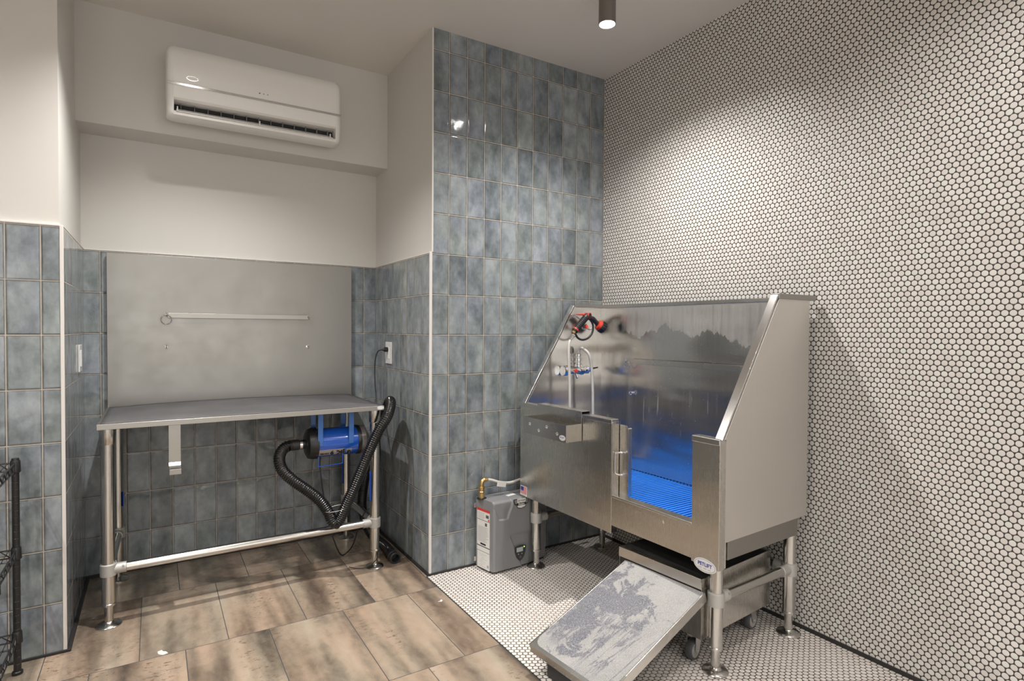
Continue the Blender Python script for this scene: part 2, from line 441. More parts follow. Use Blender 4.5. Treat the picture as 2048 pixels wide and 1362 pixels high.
# ------------------------------------------------------------------ mesh helpers
class MB:
    def __init__(s):
        s.bm = bmesh.new()
    def box(s, a, b, M=None):
        x0, y0, z0 = (min(a[i], b[i]) for i in range(3))
        x1, y1, z1 = (max(a[i], b[i]) for i in range(3))
        c = [(x0, y0, z0), (x1, y0, z0), (x1, y1, z0), (x0, y1, z0), (x0, y0, z1), (x1, y0, z1), (x1, y1, z1), (x0, y1, z1)]
        if M is not None:
            c = [M @ Vector(p) for p in c]
        v = [s.bm.verts.new(p) for p in c]
        for f in ((3, 2, 1, 0), (4, 5, 6, 7), (0, 1, 5, 4), (1, 2, 6, 5), (2, 3, 7, 6), (3, 0, 4, 7)):
            s.bm.faces.new([v[i] for i in f])
        return s
    def prism(s, poly, axis, lo, hi, M=None):
        """poly: 2D points; axis 'x' -> (y,z), 'y' -> (x,z), 'z' -> (x,y)"""
        def P(p, h):
            q = {'x': (h, p[0], p[1]), 'y': (p[0], h, p[1]), 'z': (p[0], p[1], h)}[axis]
            return M @ Vector(q) if M is not None else q
        A = [s.bm.verts.new(P(p, lo)) for p in poly]
        B = [s.bm.verts.new(P(p, hi)) for p in poly]
        s.bm.faces.new(A)
        s.bm.faces.new(B[::-1])
        n = len(poly)
        for i in range(n):
            s.bm.faces.new([A[i], B[i], B[(i + 1) % n], A[(i + 1) % n]])
        return s
    def tube(s, pts, r, seg=12, closed=False, cap=True, rf=None):
        pts = [Vector(p) for p in pts]
        n = len(pts)
        rings = []
        t0 = (pts[1] - pts[0]).normalized()
        up = Vector((0, 0, 1)) if abs(t0.z) < 0.9 else Vector((1, 0, 0))
        side = t0.cross(up).normalized()
        for i, p in enumerate(pts):
            if closed:
                t = (pts[(i + 1) % n] - pts[i - 1]).normalized()
            else:
                t = (pts[min(i + 1, n - 1)] - pts[max(i - 1, 0)]).normalized()
            side = (side - t * side.dot(t)).normalized()
            b = t.cross(side)
            rr = rf(i) if rf else (r[i] if isinstance(r, (list, tuple)) else r)
            rings.append([s.bm.verts.new(p + (side * math.cos(2 * math.pi * k / seg) + b * math.sin(2 * math.pi * k / seg)) * rr) for k in range(seg)])
        m_ = n if closed else n - 1
        for i in range(m_):
            A, B = rings[i], rings[(i + 1) % n]
            for k in range(seg):
                s.bm.faces.new([A[k], A[(k + 1) % seg], B[(k + 1) % seg], B[k]])
        if cap and not closed:
            s.bm.faces.new(rings[0][::-1])
            s.bm.faces.new(rings[-1])
        return s
    def lathe(s, prof, o, d=(0, 0, 1), seg=28):
        """prof: (r, h) along direction d from o"""
        d = Vector(d).normalized()
        up = Vector((0, 0, 1)) if abs(d.z) < 0.9 else Vector((1, 0, 0))
        a = d.cross(up).normalized()
        b = d.cross(a)
        o = Vector(o)
        rings = []
        for r, h in prof:
            if r <= 1e-6:
                rings.append([s.bm.verts.new(o + d * h)])
            else:
                rings.append([s.bm.verts.new(o + d * h + (a * math.cos(2 * math.pi * k / seg) + b * math.sin(2 * math.pi * k / seg)) * r) for k in range(seg)])
        for A, B in zip(rings, rings[1:]):
            for k in range(seg):
                k2 = (k + 1) % seg
                if len(A) == 1 and len(B) == 1:
                    continue
                if len(A) == 1:
                    s.bm.faces.new([A[0], B[k], B[k2]])
                elif len(B) == 1:
                    s.bm.faces.new([A[k], A[k2], B[0]])
                else:
                    s.bm.faces.new([A[k], A[k2], B[k2], B[k]])
        if len(rings[0]) > 1:
            s.bm.faces.new(rings[0][::-1])
        if len(rings[-1]) > 1:
            s.bm.faces.new(rings[-1])
        return s
    def disc(s, o, d, r, h, seg=28):
        return s.lathe([(r, 0), (r, h)], o, d, seg)
    def ell(s, o, u, v, n, ru, rv, h, seg=40):
        """thin elliptical plate"""
        o, u, v, n = Vector(o), Vector(u), Vector(v), Vector(n)
        A = [s.bm.verts.new(o + u * ru * math.cos(2 * math.pi * k / seg) + v * rv * math.sin(2 * math.pi * k / seg)) for k in range(seg)]
        B = [s.bm.verts.new(x.co + n * h) for x in A]
        s.bm.faces.new(A[::-1]); s.bm.faces.new(B)
        for k in range(seg):
            s.bm.faces.new([A[k], A[(k + 1) % seg], B[(k + 1) % seg], B[k]])
        return s
    def build(s, name, mat, parent=None, bevel=0.0, smooth=True, angle=35, seg=2, origin=None):
        bm = s.bm
        bmesh.ops.recalc_face_normals(bm, faces=bm.faces[:])
        off = Vector((0, 0, 0))
        if parent is not None:
            p = parent
            while p is not None:
                off += p.location
                p = p.parent
        elif origin is not None:
            off = Vector(origin)
        bmesh.ops.translate(bm, verts=bm.verts[:], vec=-off)
        me = bpy.data.meshes.new(name)
        bm.to_mesh(me)
        bm.free()
        me.materials.append(mat)
        o = bpy.data.objects.new(name, me)
        COL.objects.link(o)
        if parent is not None:
            o.parent = parent
        elif origin is not None:
            o.location = origin
        if smooth:
            for p in me.polygons:
                p.use_smooth = True
            me.set_sharp_from_angle(angle=math.radians(angle))
        if bevel:
            b = o.modifiers.new('bevel', 'BEVEL')
            b.width = bevel
            b.segments = seg
            b.limit_method = 'ANGLE'
            b.angle_limit = math.radians(40)
            b.harden_normals = True
        return o

def tag(o, label=None, cat=None, group=None, kind=None):
    if label: o['label'] = label
    if cat: o['category'] = cat
    if group: o['group'] = group
    if kind: o['kind'] = kind
    return o

def thing(name, loc, label, cat, group=None):
    o = bpy.data.objects.new(name, None)
    o.empty_display_size = 0.1
    o.location = loc
    COL.objects.link(o)
    return tag(o, label, cat, group)

def struct(name, mb, mat, bevel=0.0):
    # the object keeps its origin at the world's, so procedural grids line up
    return tag(mb.build(name, mat, None, bevel, smooth=False), kind='structure')

def spline(pts, n=12):
    """Catmull-Rom through pts"""
    P = [Vector(p) for p in pts]
    P = [P[0] * 2 - P[1]] + P + [P[-1] * 2 - P[-2]]
    out = []
    for i in range(1, len(P) - 2):
        for k in range(n):
            t = k / n
            a, b, c, d = P[i - 1], P[i], P[i + 1], P[i + 2]
            out.append(0.5 * ((2 * b) + (c - a) * t + (2 * a - 5 * b + 4 * c - d) * t * t + (3 * b - a - 3 * c + d) * t ** 3))
    out.append(P[-2])
    return out

def resample(pts, step):
    out = [pts[0]]
    acc = 0.0
    for a, b in zip(pts, pts[1:]):
        L = (b - a).length
        while acc + L >= step:
            t = (step - acc) / L
            a = a.lerp(b, t)
            out.append(a.copy())
            L = (b - a).length
            acc = 0.0
        acc += L
    return out

def text(body, size, origin, xdir, ydir, mat, parent, name='lettering', align='CENTER', depth=0.0002, bold=0.0, squeeze=1.0):
    """lettering lying in the plane xdir, ydir, turned into a mesh"""
    cu = bpy.data.curves.new(name, 'FONT')
    cu.body = body
    cu.size = size
    cu.align_x = align
    cu.align_y = 'CENTER'
    cu.extrude = depth
    cu.offset = bold
    tmp = bpy.data.objects.new(name, cu)
    COL.objects.link(tmp)
    dg = bpy.context.evaluated_depsgraph_get()
    me = bpy.data.meshes.new_from_object(tmp.evaluated_get(dg))
    bpy.data.objects.remove(tmp, do_unlink=True)
    x = Vector(xdir).normalized(); y = Vector(ydir).normalized(); z = x.cross(y)
    M = Matrix((x * squeeze, y, z)).transposed().to_4x4()
    off = Vector((0, 0, 0))
    p = parent
    while p is not None:
        off += p.location
        p = p.parent
    M.translation = Vector(origin) - off
    me.transform(M)
    me.materials.clear()
    me.materials.append(mat)
    o = bpy.data.objects.new(name, me)
    COL.objects.link(o)
    o.parent = parent
    return o

# ================================================================== THE ROOM
b = MB().prism([(XW, YW), (THR, YW), (THR, YP), (XA + 0.01, YP), (XA + 0.01, 3.7), (XW, 3.7)], 'z', -0.1, 0); struct('floor', b, M_FLOOR)
b = MB().box((THR, YW, -0.1), (XR + 0.1, YP, 0)); struct('floor_shower', b, M_PF)
b = MB().box((THR - 0.003, YW, -0.002), (THR + 0.003, YP - 0.002, 0.0012)); struct('trim_1', b, simple('dark_metal_strip', (0.10, 0.095, 0.09), 0.4, 0.6))
b = MB().box((XW - 0.1, YW - 0.1, ZC), (XR + 0.1, 3.7, ZC + 0.1)); struct('ceiling', b, M_CEIL)
# penny wall
b = MB().box((XR, YW, -0.1), (XR + 0.1, YP + 0.1, ZC)); struct('wall_right', b, M_PW)
# pillar: tiled front, tiled lower side, painted upper side
b = MB().prism([(XA + 0.012, YP), (XR, YP), (XR, 3.0), (XA + 0.012, 3.0)], 'z', 0, ZC); struct('wall_pillar_front', b, M_TPX)
b = MB().box((XA, YP + 0.0008, 0), (XA + 0.06, YB + 0.05, ZCAP)); struct('wall_pillar_side', b, M_TRY)
b = MB().box((XA + 0.010, YP + 0.003, ZCAP - 0.01), (XA + 0.06, YB + 0.05, ZC)); struct('wall_pillar_side_upper', b, M_PAINT)
# alcove back
b = MB().box((XL - 0.06, YB, 0), (XA + 0.05, YB + 0.1, ZCAP)); struct('wall_back', b, M_TBX)
b = MB().box((XL - 0.06, YB + 0.012, ZCAP - 0.01), (XA + 0.05, YB + 0.1, ZC)); struct('wall_back_upper', b, M_PAINT)
ZBK, YBK = 2.219, 3.358
b = MB().box((XL - 0.05, YBK, ZBK), (XA + 0.02, YB + 0.05, ZC + 0.01)); struct('wall_bulkhead', b, M_PAINT, 0.003)
# left return and left front wall
b = MB().box((XL - 0.06, YL + 0.0008, 0), (XL, YB + 0.05, ZCAP)); struct('wall_left_return', b, M_TLY)
b = MB().box((XL - 0.07, YL + 0.012, ZCAP - 0.01), (XL - 0.012, YB + 0.05, ZC)); struct('wall_left_return_upper', b, M_PAINT)
b = MB().box((XW - 0.1, YL, 0), (XL - 0.012, YL + 0.1, ZCAP)); struct('wall_left', b, M_TLX)
b = MB().box((XW - 0.1, YL + 0.011, ZCAP - 0.01), (XL - 0.0125, YL + 0.1, ZC)); struct('wall_left_upper', b, M_PAINT)
# beyond the frame
b = MB().box((XW - 0.1, YW - 0.1, 0), (XW, YL + 0.05, ZC)); struct('wall_west', b, M_PAINT)
b = MB()
b.box((XW, YW - 0.1, 0), (-2.0, YW, ZC)); b.box((2.0, YW - 0.1, 0), (XR + 0.1, YW, ZC)); b.box((-2.0, YW - 0.1, 2.5), (2.0, YW, ZC)); b.box((-2.0, YW - 0.1, 0), (2.0, YW, 0.25))
struct('wall_south', b, M_PAINT)  # unseen wall; its wide opening is added to let world fill light in
# edge trims
E_ = 0.0105
trims = [
    ((XL - E_, YL - 0.0015, 0.004), (XL + 0.0015, YL + 0.009, ZCAP + 0.003)),
    ((XW, YL - 0.0015, ZCAP - 0.001), (XL - E_, YL + 0.012, ZCAP + 0.006)),
    ((XL - 0.012, YL + 0.009, ZCAP - 0.001), (XL + 0.0015, YB, ZCAP + 0.003)),
    ((XL, YB - 0.0015, ZCAP - 0.001), (XA, YB + 0.012, ZCAP + 0.004)),
    ((XA - 0.0015, YP + 0.009, ZCAP - 0.001), (XA + 0.012, YB, ZCAP + 0.004)),
    ((XA - 0.0015, YP - 0.0015, 0.004), (XA + E_ + 0.001, YP + 0.009, ZCAP + 0.006)),
    ((XA + 0.0085, YP - 0.002, ZCAP + 0.006), (XA + 0.0165, YP + 0.006, ZC)),
]
for i, (a, c) in enumerate(trims):
    struct('trim_%d' % (i + 2), MB().box(a, c), M_TRIM, 0.0015)
# dark grouted base where walls meet the floor
for n_, a, c in (('right', (XR - 0.006, YW, 0), (XR, YP, 0.017)), ('pillar_front', (XA - 0.003, YP - 0.006, 0), (XR, YP, 0.011)),
                 ('pillar_side', (XA - 0.012, YP - 0.004, 0), (XA, YB, 0.013)), ('back', (XL, YB - 0.012, 0), (XA, YB, 0.013)),
                 ('left_return', (XL, YL - 0.004, 0), (XL + 0.014, YB, 0.011)), ('left', (XW, YL - 0.006, 0), (XL + 0.012, YL, 0.011))):
    struct('baseboard_' + n_, MB().box(a, c), M_BASE, 0.002)

# ================================================================== CEILING SPOTLIGHTS
def spotlight(x, y, watts, beam, label):
    t = thing('ceiling_spotlight', (x, y, ZC), label, 'ceiling light', 'cylinder spotlights on the ceiling')
    R = 0.0375
    zb = LENS_Z - 0.009
    b = MB()
    b.lathe([(R, 0), (R, ZC - zb), (R - 0.003, ZC - zb), (R - 0.003, ZC - LENS_Z - 0.0005), (0, ZC - LENS_Z - 0.0005)], (x, y, ZC), (0, 0, -1), 40)
    b.build('housing', M_FIX, t)
    MB().lathe([(R - 0.0035, 0), (R - 0.006, 0.001), (0, 0.0012)], (x, y, LENS_Z + 0.001), (0, 0, -1), 40).build('lens', M_LENS, t)
    ld = bpy.data.lights.new('lamp', 'SPOT')
    ld.energy = watts
    ld.color = LAMP_COL
    ld.shadow_soft_size = 0.018
    ld.spot_size = math.radians(beam)
    ld.spot_blend = 1.0
    lo = bpy.data.objects.new('lamp', ld)
    lo.location = (0, 0, LENS_Z - 0.003 - ZC)
    COL.objects.link(lo)
    lo.parent = t
    return t
for i, (x, y, watts, beam) in enumerate(SPOTS):
    spotlight(x, y, watts, beam, 'cylinder ceiling spotlight shining in front of the blue tiled pillar' if i == 0 else
              'cylinder ceiling spotlight in front of the wall air conditioner' if i == 1 else
              'unseen cylinder ceiling spotlight giving fill light from outside the view')

# ================================================================== shared steel-leg kit
def leg(parent, x, y, ztop, collar=True, foot_r=0.045, film=None, r=0.0245, ring=None):
    """round tube leg with adjustable foot and flange"""
    L = MB()
    L.lathe([(r, 0), (r, ztop - 0.085)], (x, y, 0.085))
    o = L.build('leg', M_PIPE, parent)
    if collar:
        MB().lathe([(r + 0.0005, 0), (r + 0.0045, 0.006), (r + 0.0055, 0.05), (r + 0.0055, 0.066)], (x, y, ztop - 0.066)).build('collar', M_PIPE, o)
    f = MB()
    f.lathe([(0, 0), (foot_r, 0), (foot_r, 0.004), (foot_r - 0.004, 0.0085), (0.026, 0.013), (0.019, 0.017), (0.0165, 0.02), (0.0165, 0.086),
             (r - 0.001, 0.0865), (r + 0.0025, 0.089), (r + 0.0025, 0.095), (r, 0.097), (0, 0.097)], (x, y, 0), seg=36)
    f.build('foot', M_PIPE, o)
    return o

def clamp(parent, x, y, z, dirs, r=0.0245, name='brace_clamp'):
    """cast fitting round a leg with stubs towards dirs"""
    c = MB()
    c.lathe([(r + 0.0005, 0), (r + 0.006, 0.002), (r + 0.0065, 0.05), (r + 0.0005, 0.053)], (x, y, z - 0.0265), seg=28)
    for d in dirs:
        d = Vector(d).normalized()
        c.lathe([(0.0215, 0.018), (0.0225, 0.022), (0.0225, 0.062), (0.020, 0.064)], (x, y, z), d, 24)
        c.disc(Vector((x, y, z)) + d * 0.052 + Vector((0, 0, 0.012)) + d.cross(Vector((0, 0, 1))) * 0.017, d.cross(Vector((0, 0, 1))), 0.004, 0.008, 10)
    return c.build(name, M_CAST, parent, bevel=0.001)

def oval_badge(parent, o, u, v, n, ru, rv, lettering=True):
    o, u, v, n = (Vector(k) for k in (o, u, v, n))
    s = MB().ell(o, u, v, n, ru, rv, 0.0012).build('oval_sticker', M_PAPER, parent)
    MB().ell(o + n * 0.0012, u, v, n, ru * 0.93, rv * 0.88, 0.0002).build('border', M_LILAC, s)
    MB().ell(o + n * 0.0013, u, v, n, ru * 0.87, rv * 0.78, 0.0003).build('face', M_PAPER, s)
    if lettering:
        text('PETLIFT', rv * 0.72, o + n * 0.0018 + v * rv * 0.12, u, v, M_INKBLUE, s, bold=rv * 0.02, squeeze=0.98)
        for k, ww in ((-0.42, 0.2), (0.02, 0.17), (0.4, 0.14)):
            c = o + n * 0.0016 - v * rv * 0.42 + u * ru * k
            mm = MB()
            mm.ell(c, u, v, n, ru * ww, rv * 0.055, 0.0003, 12)
            mm.build('fine_print', M_INKL, s)
    return s

def eyebolt(parent, p, n, r=0.011, wire=0.0028, name='eye_bolt'):
    """small ring on a shank standing out of a wall with normal n"""
    p, n = Vector(p), Vector(n)
    e = MB()
    e.lathe([(0.009, 0), (0.009, 0.002), (0.004, 0.003), (0.004, 0.012)], p, n, 14)
    c = p + n * (0.010 + r)
    e.tube([c + n * r * math.cos(a) + Vector((0, 0, 1)) * r * math.sin(a) for a in [2 * math.pi * k / 20 for k in range(20)]], wire, 8, closed=True)
    return e.build(name, M_CHROME, parent)

# ================================================================== GROOMING TABLE
T = thing('grooming_table', (0.41, 3.2, 0), 'long stainless steel table with a tall steel backsplash in the tiled alcove', 'table')
tx0, tx1, ty0, ty1, tz = -0.204, 1.023, 2.912, 3.515, 0.857
fr = MB()
fr.box((tx0, ty0, tz - 0.024), (tx1, ty1, tz))
fr.build('tabletop', M_STX, T, bevel=0.0015)
# grit surface, gently buckled towards the backsplash
g = MB()
nx, ny = 48, 16
vs = [[None] * (ny + 1) for _ in range(nx + 1)]
for i in range(nx + 1):
    for j in range(ny + 1):
        x = tx0 + 0.012 + (tx1 - tx0 - 0.024) * i / nx
        y = ty0 + 0.012 + (ty1 - ty0 - 0.016) * j / ny
        k = (j / ny) ** 3
        zz = tz + 0.0015 + k * 0.012 * max(0, math.sin(math.pi * min(1, (x + 0.12) / 1.1))) ** 0.6
        vs[i][j] = g.bm.verts.new((x, y, zz))
for i in range(nx):
    for j in range(ny):
        g.bm.faces.new([vs[i][j], vs[i + 1][j], vs[i + 1][j + 1], vs[i][j + 1]])
ob = g.build('grit_surface', M_GRITD, T)
sm = ob.modifiers.new('solid', 'SOLIDIFY'); sm.thickness = 0.0012; sm.offset = -1
MB().box((-0.2, 3.516, 0.84), (1.028, 3.536, 1.633)).build('backsplash', M_STB, T, bevel=0.0015)
TL = {'FL': (-0.168, 2.945), 'FR': (0.986, 2.955), 'BL': (-0.157, 3.455), 'BR': (0.979, 3.462)}
legs = {}
for k, (x, y) in TL.items():
    legs[k] = leg(T, x, y, tz - 0.024, foot_r=0.047)
BZ = 0.238
clamp(T, *TL['FL'], BZ, [(1, 0, 0), (0, 1, 0)]); clamp(T, *TL['FR'], BZ, [(-1, 0, 0), (0, 1, 0)])
clamp(T, *TL['BL'], BZ, [(0, -1, 0)]); clamp(T, *TL['BR'], BZ, [(0, -1, 0)])
MB().tube([(-0.13, 2.945, BZ), (0.945, 2.955, BZ)], 0.0195, 24).build('front_brace', M_PIPEX, T)
MB().tube([(-0.168, 2.98, BZ), (-0.157, 3.42, BZ)], 0.0195, 20).build('side_brace', M_PIPE, T)
MB().tube([(0.986, 2.99, BZ), (0.979, 3.43, BZ)], 0.0195, 20).build('side_brace', M_PIPE, T)
# strips of blue protective film left on three legs
for (lk, x, y, z0, z1) in (('BL', -0.1335, 3.437, 0.37, 0.44), ('FR', 0.9605, 2.949, 0.357, 0.509), ('BR', 0.9535, 3.452, 0.33, 0.50)):
    MB().box((x - 0.0015, y - 0.006, z0), (x + 0.001, y + 0.010, z1)).build('film_strip', M_BLUEFILM, legs[lk])
    legs[lk].children[-1]['label'] = 'blue film strip'
# tether bar and eye bolts on the backsplash
bar = MB().box((0.062, 3.494, 1.310), (0.765, 3.498, 1.335)).build('tether_bar', M_STX, T, bevel=0.001)
for (x, z) in ((0.055, 1.328), (0.771, 1.322), (0.055, 1.160), (0.768, 1.152)):
    eyebolt(T, (x, 3.516, z), (0, -1, 0), r=0.0085, wire=0.0024)
c0 = Vector((0.055, 3.486, 1.300))
MB().tube([c0 + Vector((math.cos(a) * 0.024, 0, math.sin(a) * 0.024)) for a in [2 * math.pi * k / 32 for k in range(32)]], 0.0017, 8, closed=True).build('ring', M_CHROME, T)
# bent steel bracket hanging at the front edge
s = MB()
s.prism([(2.93, 0.833), (2.927, 0.833), (2.927, 0.668), (2.915, 0.655), (2.915, 0.652), (2.930, 0.666)], 'x', 0.052, 0.098)
s.build('hanging_strap', M_STX, T, bevel=0.0006)
s = MB()
s.prism([(2.930, 0.70), (2.934, 0.70), (2.934, 0.612), (2.905, 0.617), (2.905, 0.640), (2.908, 0.640), (2.909, 0.621), (2.930, 0.616)], 'x', 0.054, 0.099)
s.build('strap_hook', M_STX, T, bevel=0.0006)
oval_badge(T, (1.003, ty0 - 0.0002, tz - 0.011), (1, 0, 0), (0, 0, 1), (0, -1, 0), 0.019, 0.009, lettering=False)

# ================================================================== FORCE DRYER under the table
D = thing('force_dryer', (0.80, 3.05, 0.668), 'blue cylindrical dryer with a long black corrugated hose slung under the steel table', 'dryer')
dx0, dx1, dy, dz, dr = 0.688, 0.908, 3.05, 0.668, 0.0735
ax = Vector((1, 0, 0))
MB().lathe([(dr, 0), (dr, dx1 - dx0)], (dx0, dy, dz), ax, 56).build('barrel', M_BLUEPAINT, D)
cap = MB()
cap.lathe([(0.020, -0.052), (0.023, -0.050), (0.023, -0.038), (0.055, -0.034), (0.074, -0.024), (0.080, -0.008), (0.081, 0.0), (0.0815, 0.018), (0.077, 0.020)], (dx0, dy, dz), ax, 48)
cap.build('outlet_cap', M_BLACK, D)
for a in (0.6, 2.2, 3.8, 5.4):
    p = Vector((dx0 + 0.010, dy + math.cos(a) * 0.081, dz + math.sin(a) * 0.081))
    MB().disc(p, (0, math.cos(a), math.sin(a)), 0.0032, 0.002, 10).build('screw', M_CHROME, D)
ri = MB()
ri.lathe([(0.0765, 0), (0.0775, 0.002), (0.0775, 0.018), (0.070, 0.020)], (dx1, dy, dz), ax, 48)
ri.build('intake_cap', M_BLACK, D)
fi = MB()
fi.lathe([(0.070, 0.018), (0.0745, 0.020), (0.0745, 0.044), (0.071, 0.047), (0.064, 0.047), (0.060, 0.030), (0, 0.030)], (dx1, dy, dz), ax, 48)
fi.build('filter_ring', M_GLASSY, D)
# four hanging brackets up to the underside of the tabletop
for xx in (0.712, 0.868):
    for sg in (-1, 1):
        st = MB()
        y1 = dy + sg * 0.0745
        w_ = 0.0125
        pts = [(y1, 0.664), (y1 + sg * 0.0025, 0.664), (y1 + sg * 0.0035, 0.70), (dy + sg * 0.082, 0.8325), (dy + sg * 0.0785, 0.8325), (y1, 0.70)]
        st.prism(pts, 'x', xx - w_, xx + w_)
        st.build('hanging_bracket', M_BLUESTRAP, D, bevel=0.0008)
        MB().disc((xx, y1 + sg * 0.002, 0.676), (0, sg, 0), 0.004, 0.003, 12).build('rivet', M_BLUESTRAP, D)
# curved label, printed upside down as the dryer hangs
def arc_patch(a0, a1, x0, x1, r, n=10, th=0.0006):
    mm = MB()
    ro = []
    for k in range(n + 1):
        a = a0 + (a1 - a0) * k / n
        ro.append([mm.bm.verts.new((x, dy + math.cos(a) * q, dz + math.sin(a) * q)) for x in (x0, x1) for q in (r, r + th)])
    for A, B in zip(ro, ro[1:]):
        mm.bm.faces.new([A[1], A[3], B[3], B[1]])
        mm.bm.faces.new([A[0], B[0], B[2], A[2]])
        mm.bm.faces.new([A[0], A[1], B[1], B[0]])
        mm.bm.faces.new([A[2], B[2], B[3], A[3]])
    mm.bm.faces.new([ro[0][0], ro[0][2], ro[0][3], ro[0][1]])
    mm.bm.faces.new([ro[-1][0], ro[-1][1], ro[-1][3], ro[-1][2]])
    return mm
AF = math.pi  # facing -y
lab = arc_patch(AF + math.radians(22), AF + math.radians(52), 0.700, 0.838, dr).build('name_label', simple('silver_label', (0.42, 0.38, 0.36), 0.4, 0.2), D)
am = AF + math.radians(37)
nrm = Vector((0, math.cos(am), math.sin(am)))
lc = Vector((0, dy, dz)) + nrm * (dr + 0.0022)
def on_label(body, size, x, off, mat, sq=1.0, bold=0.0):
    # upside down: text x runs towards -x, text up runs towards the ground
    up = Vector((0, -math.sin(am), math.cos(am))) * -1
    up = -Vector((0, -nrm.z, nrm.y)) if (-Vector((0, -nrm.z, nrm.y))).z < 0 else Vector((0, -nrm.z, nrm.y))
    xd = up.cross(nrm)
    text(body, size, lc + Vector((x, 0, 0)) + up * off, xd, up, mat, lab, squeeze=sq, bold=bold)
on_label('K', 0.036, 0.812, 0.0, M_INKB, 1.3, 0.0012)
on_label('9', 0.036, 0.774, 0.0, M_INKB, 1.0, 0.0012)
on_label('II', 0.016, 0.800, -0.008, M_INKB, 1.1, 0.0004)
on_label('DRYER', 0.014, 0.736, 0.004, M_INKB, 1.0, 0.0004)
arc_patch(AF + math.radians(24), AF + math.radians(50), 0.828, 0.837, dr + 0.0007).build('label_band', M_INKB, D)
sw = arc_patch(AF + math.radians(26), AF + math.radians(48), 0.846, 0.874, dr).build('switch_plate', simple('silver_label_small', (0.40, 0.37, 0.35), 0.4, 0.2), D)
sd = Vector((0, math.cos(AF + math.radians(40)), math.sin(AF + math.radians(40))))
sp = Vector((0.860, dy, dz)) + sd * dr
MB().lathe([(0.010, 0), (0.010, 0.006), (0.0065, 0.008), (0.0065, 0.018), (0.004, 0.020)], sp, sd, 18).build('switch_knob', M_BLACK, D)
# wire stand under the barrel
MB().tube(spline([(0.706, dy - 0.05, dz - 0.055), (0.709, dy - 0.052, dz - 0.105), (0.716, dy - 0.052, dz - 0.112), (0.820, dy - 0.052, dz - 0.108), (0.829, dy - 0.052, dz - 0.10), (0.831, dy - 0.05, dz - 0.055)], 8), 0.0024, 10).build('wire_stand', M_BLUEPAINT, D)
# steel clamp and the corrugated hose
MB().lathe([(0.0235, 0), (0.0245, 0.001), (0.0245, 0.014), (0.0235, 0.015)], (dx0 - 0.064, dy, dz), ax, 28).build('hose_clamp', M_CHROME, D)
MB().lathe([(0.0245, 0.0), (0.026, 0.002), (0.0265, 0.045), (0.023, 0.047)], (dx0 - 0.112, dy, dz), ax, 28).build('hose_cuff', M_BLACKRUB, D)
hp = spline([(0.585, dy, dz), (0.560, 3.045, 0.664), (0.535, 3.03, 0.645), (0.520, 3.00, 0.610), (0.532, 2.97, 0.562), (0.575, 2.94, 0.515), (0.632, 2.925, 0.467),
             (0.690, 2.91, 0.412), (0.730, 2.90, 0.350), (0.748, 2.895, 0.305), (0.768, 2.892, 0.285), (0.790, 2.888, 0.312), (0.815, 2.880, 0.375), (0.850, 2.872, 0.455),
             (0.893, 2.868, 0.555), (0.935, 2.872, 0.645), (0.982, 2.876, 0.735), (1.026, 2.882, 0.797), (1.062, 2.928, 0.850), (1.084, 2.99, 0.868),
             (1.098, 3.06, 0.845), (1.100, 3.13, 0.77), (1.085, 3.21, 0.65), (1.062, 3.28, 0.50), (1.045, 3.33, 0.34), (1.04, 3.345, 0.20), (1.065, 3.32, 0.085), (1.092, 3.24, 0.035),
             (1.102, 3.14, 0.031), (1.098, 3.04, 0.031), (1.092, 2.985, 0.031)], 10)
hp = resample(hp, 0.0017)
hr = lambda i: 0.0262 + 0.0022 * math.cos(2 * math.pi * i / 6)
hose = MB().tube(hp, 0.026, 18, rf=hr).build('corrugated_hose', M_HOSE, D, angle=80)
nz = MB()
nd = Vector((-0.010, -1, -0.0)).normalized()
nz.lathe([(0.0265, 0), (0.029, 0.004), (0.029, 0.030), (0.027, 0.032), (0.027, 0.046), (0.0295, 0.048), (0.0295, 0.060), (0.027, 0.062), (0.0215, 0.062), (0.0205, 0.02), (0, 0.02)], (1.093, 2.99, 0.031), nd, 32)
nz.build('nozzle_end', M_BLACKRUB, D)
# zip tie holding the two strands of the V
zt = MB()
q = Vector((0.772, 2.890, 0.362))
zt.tube([q + Vector((math.cos(a) * 0.062, math.sin(a) * 0.033, math.sin(a) * 0.004 - math.cos(a) * -0.006)) for a in [2 * math.pi * k / 36 for k in range(36)]], 0.0016, 6, closed=True)
zt.build('wire_tie', M_ZINC, D)

# power cord: plug in the outlet, down beside the table, under it and up to the dryer
PC = thing('power_cord', (1.15, 3.29, 1.12), 'black power cord plugged into the white wall outlet and hanging beside the table', 'power cord')
cord = spline([(1.148, 3.300, 1.136), (1.128, 3.315, 1.128), (1.118, 3.325, 1.10), (1.112, 3.33, 1.05), (1.112, 3.33, 0.96), (1.110, 3.30, 0.85), (1.085, 3.18, 0.70),
               (1.045, 3.03, 0.56), (1.045, 3.0, 0.47), (1.050, 3.0, 0.40), (1.020, 3.0, 0.32), (0.957, 3.02, 0.278), (0.944, 3.09, 0.18), (0.94, 3.18, 0.06), (0.93, 3.23, 0.006), (0.88, 3.18, 0.006),
               (0.84, 3.13, 0.06), (0.79, 3.10, 0.20), (0.752, 3.06, 0.36), (0.735, 3.05, 0.47), (0.728, 3.055, 0.55), (0.732, 3.055, 0.592)], 10)
MB().tube(cord, 0.0034, 10).build('cable', M_BLACKRUB, PC)
pg = MB()
pg.lathe([(0.006, 0), (0.009, 0.010), (0.0135, 0.014), (0.0145, 0.020), (0.0145, 0.036), (0.012, 0.040)], (1.145, 3.301, 1.1365), (1, -0.05, 0), 16)
pg.build('plug', M_BLACK, PC)
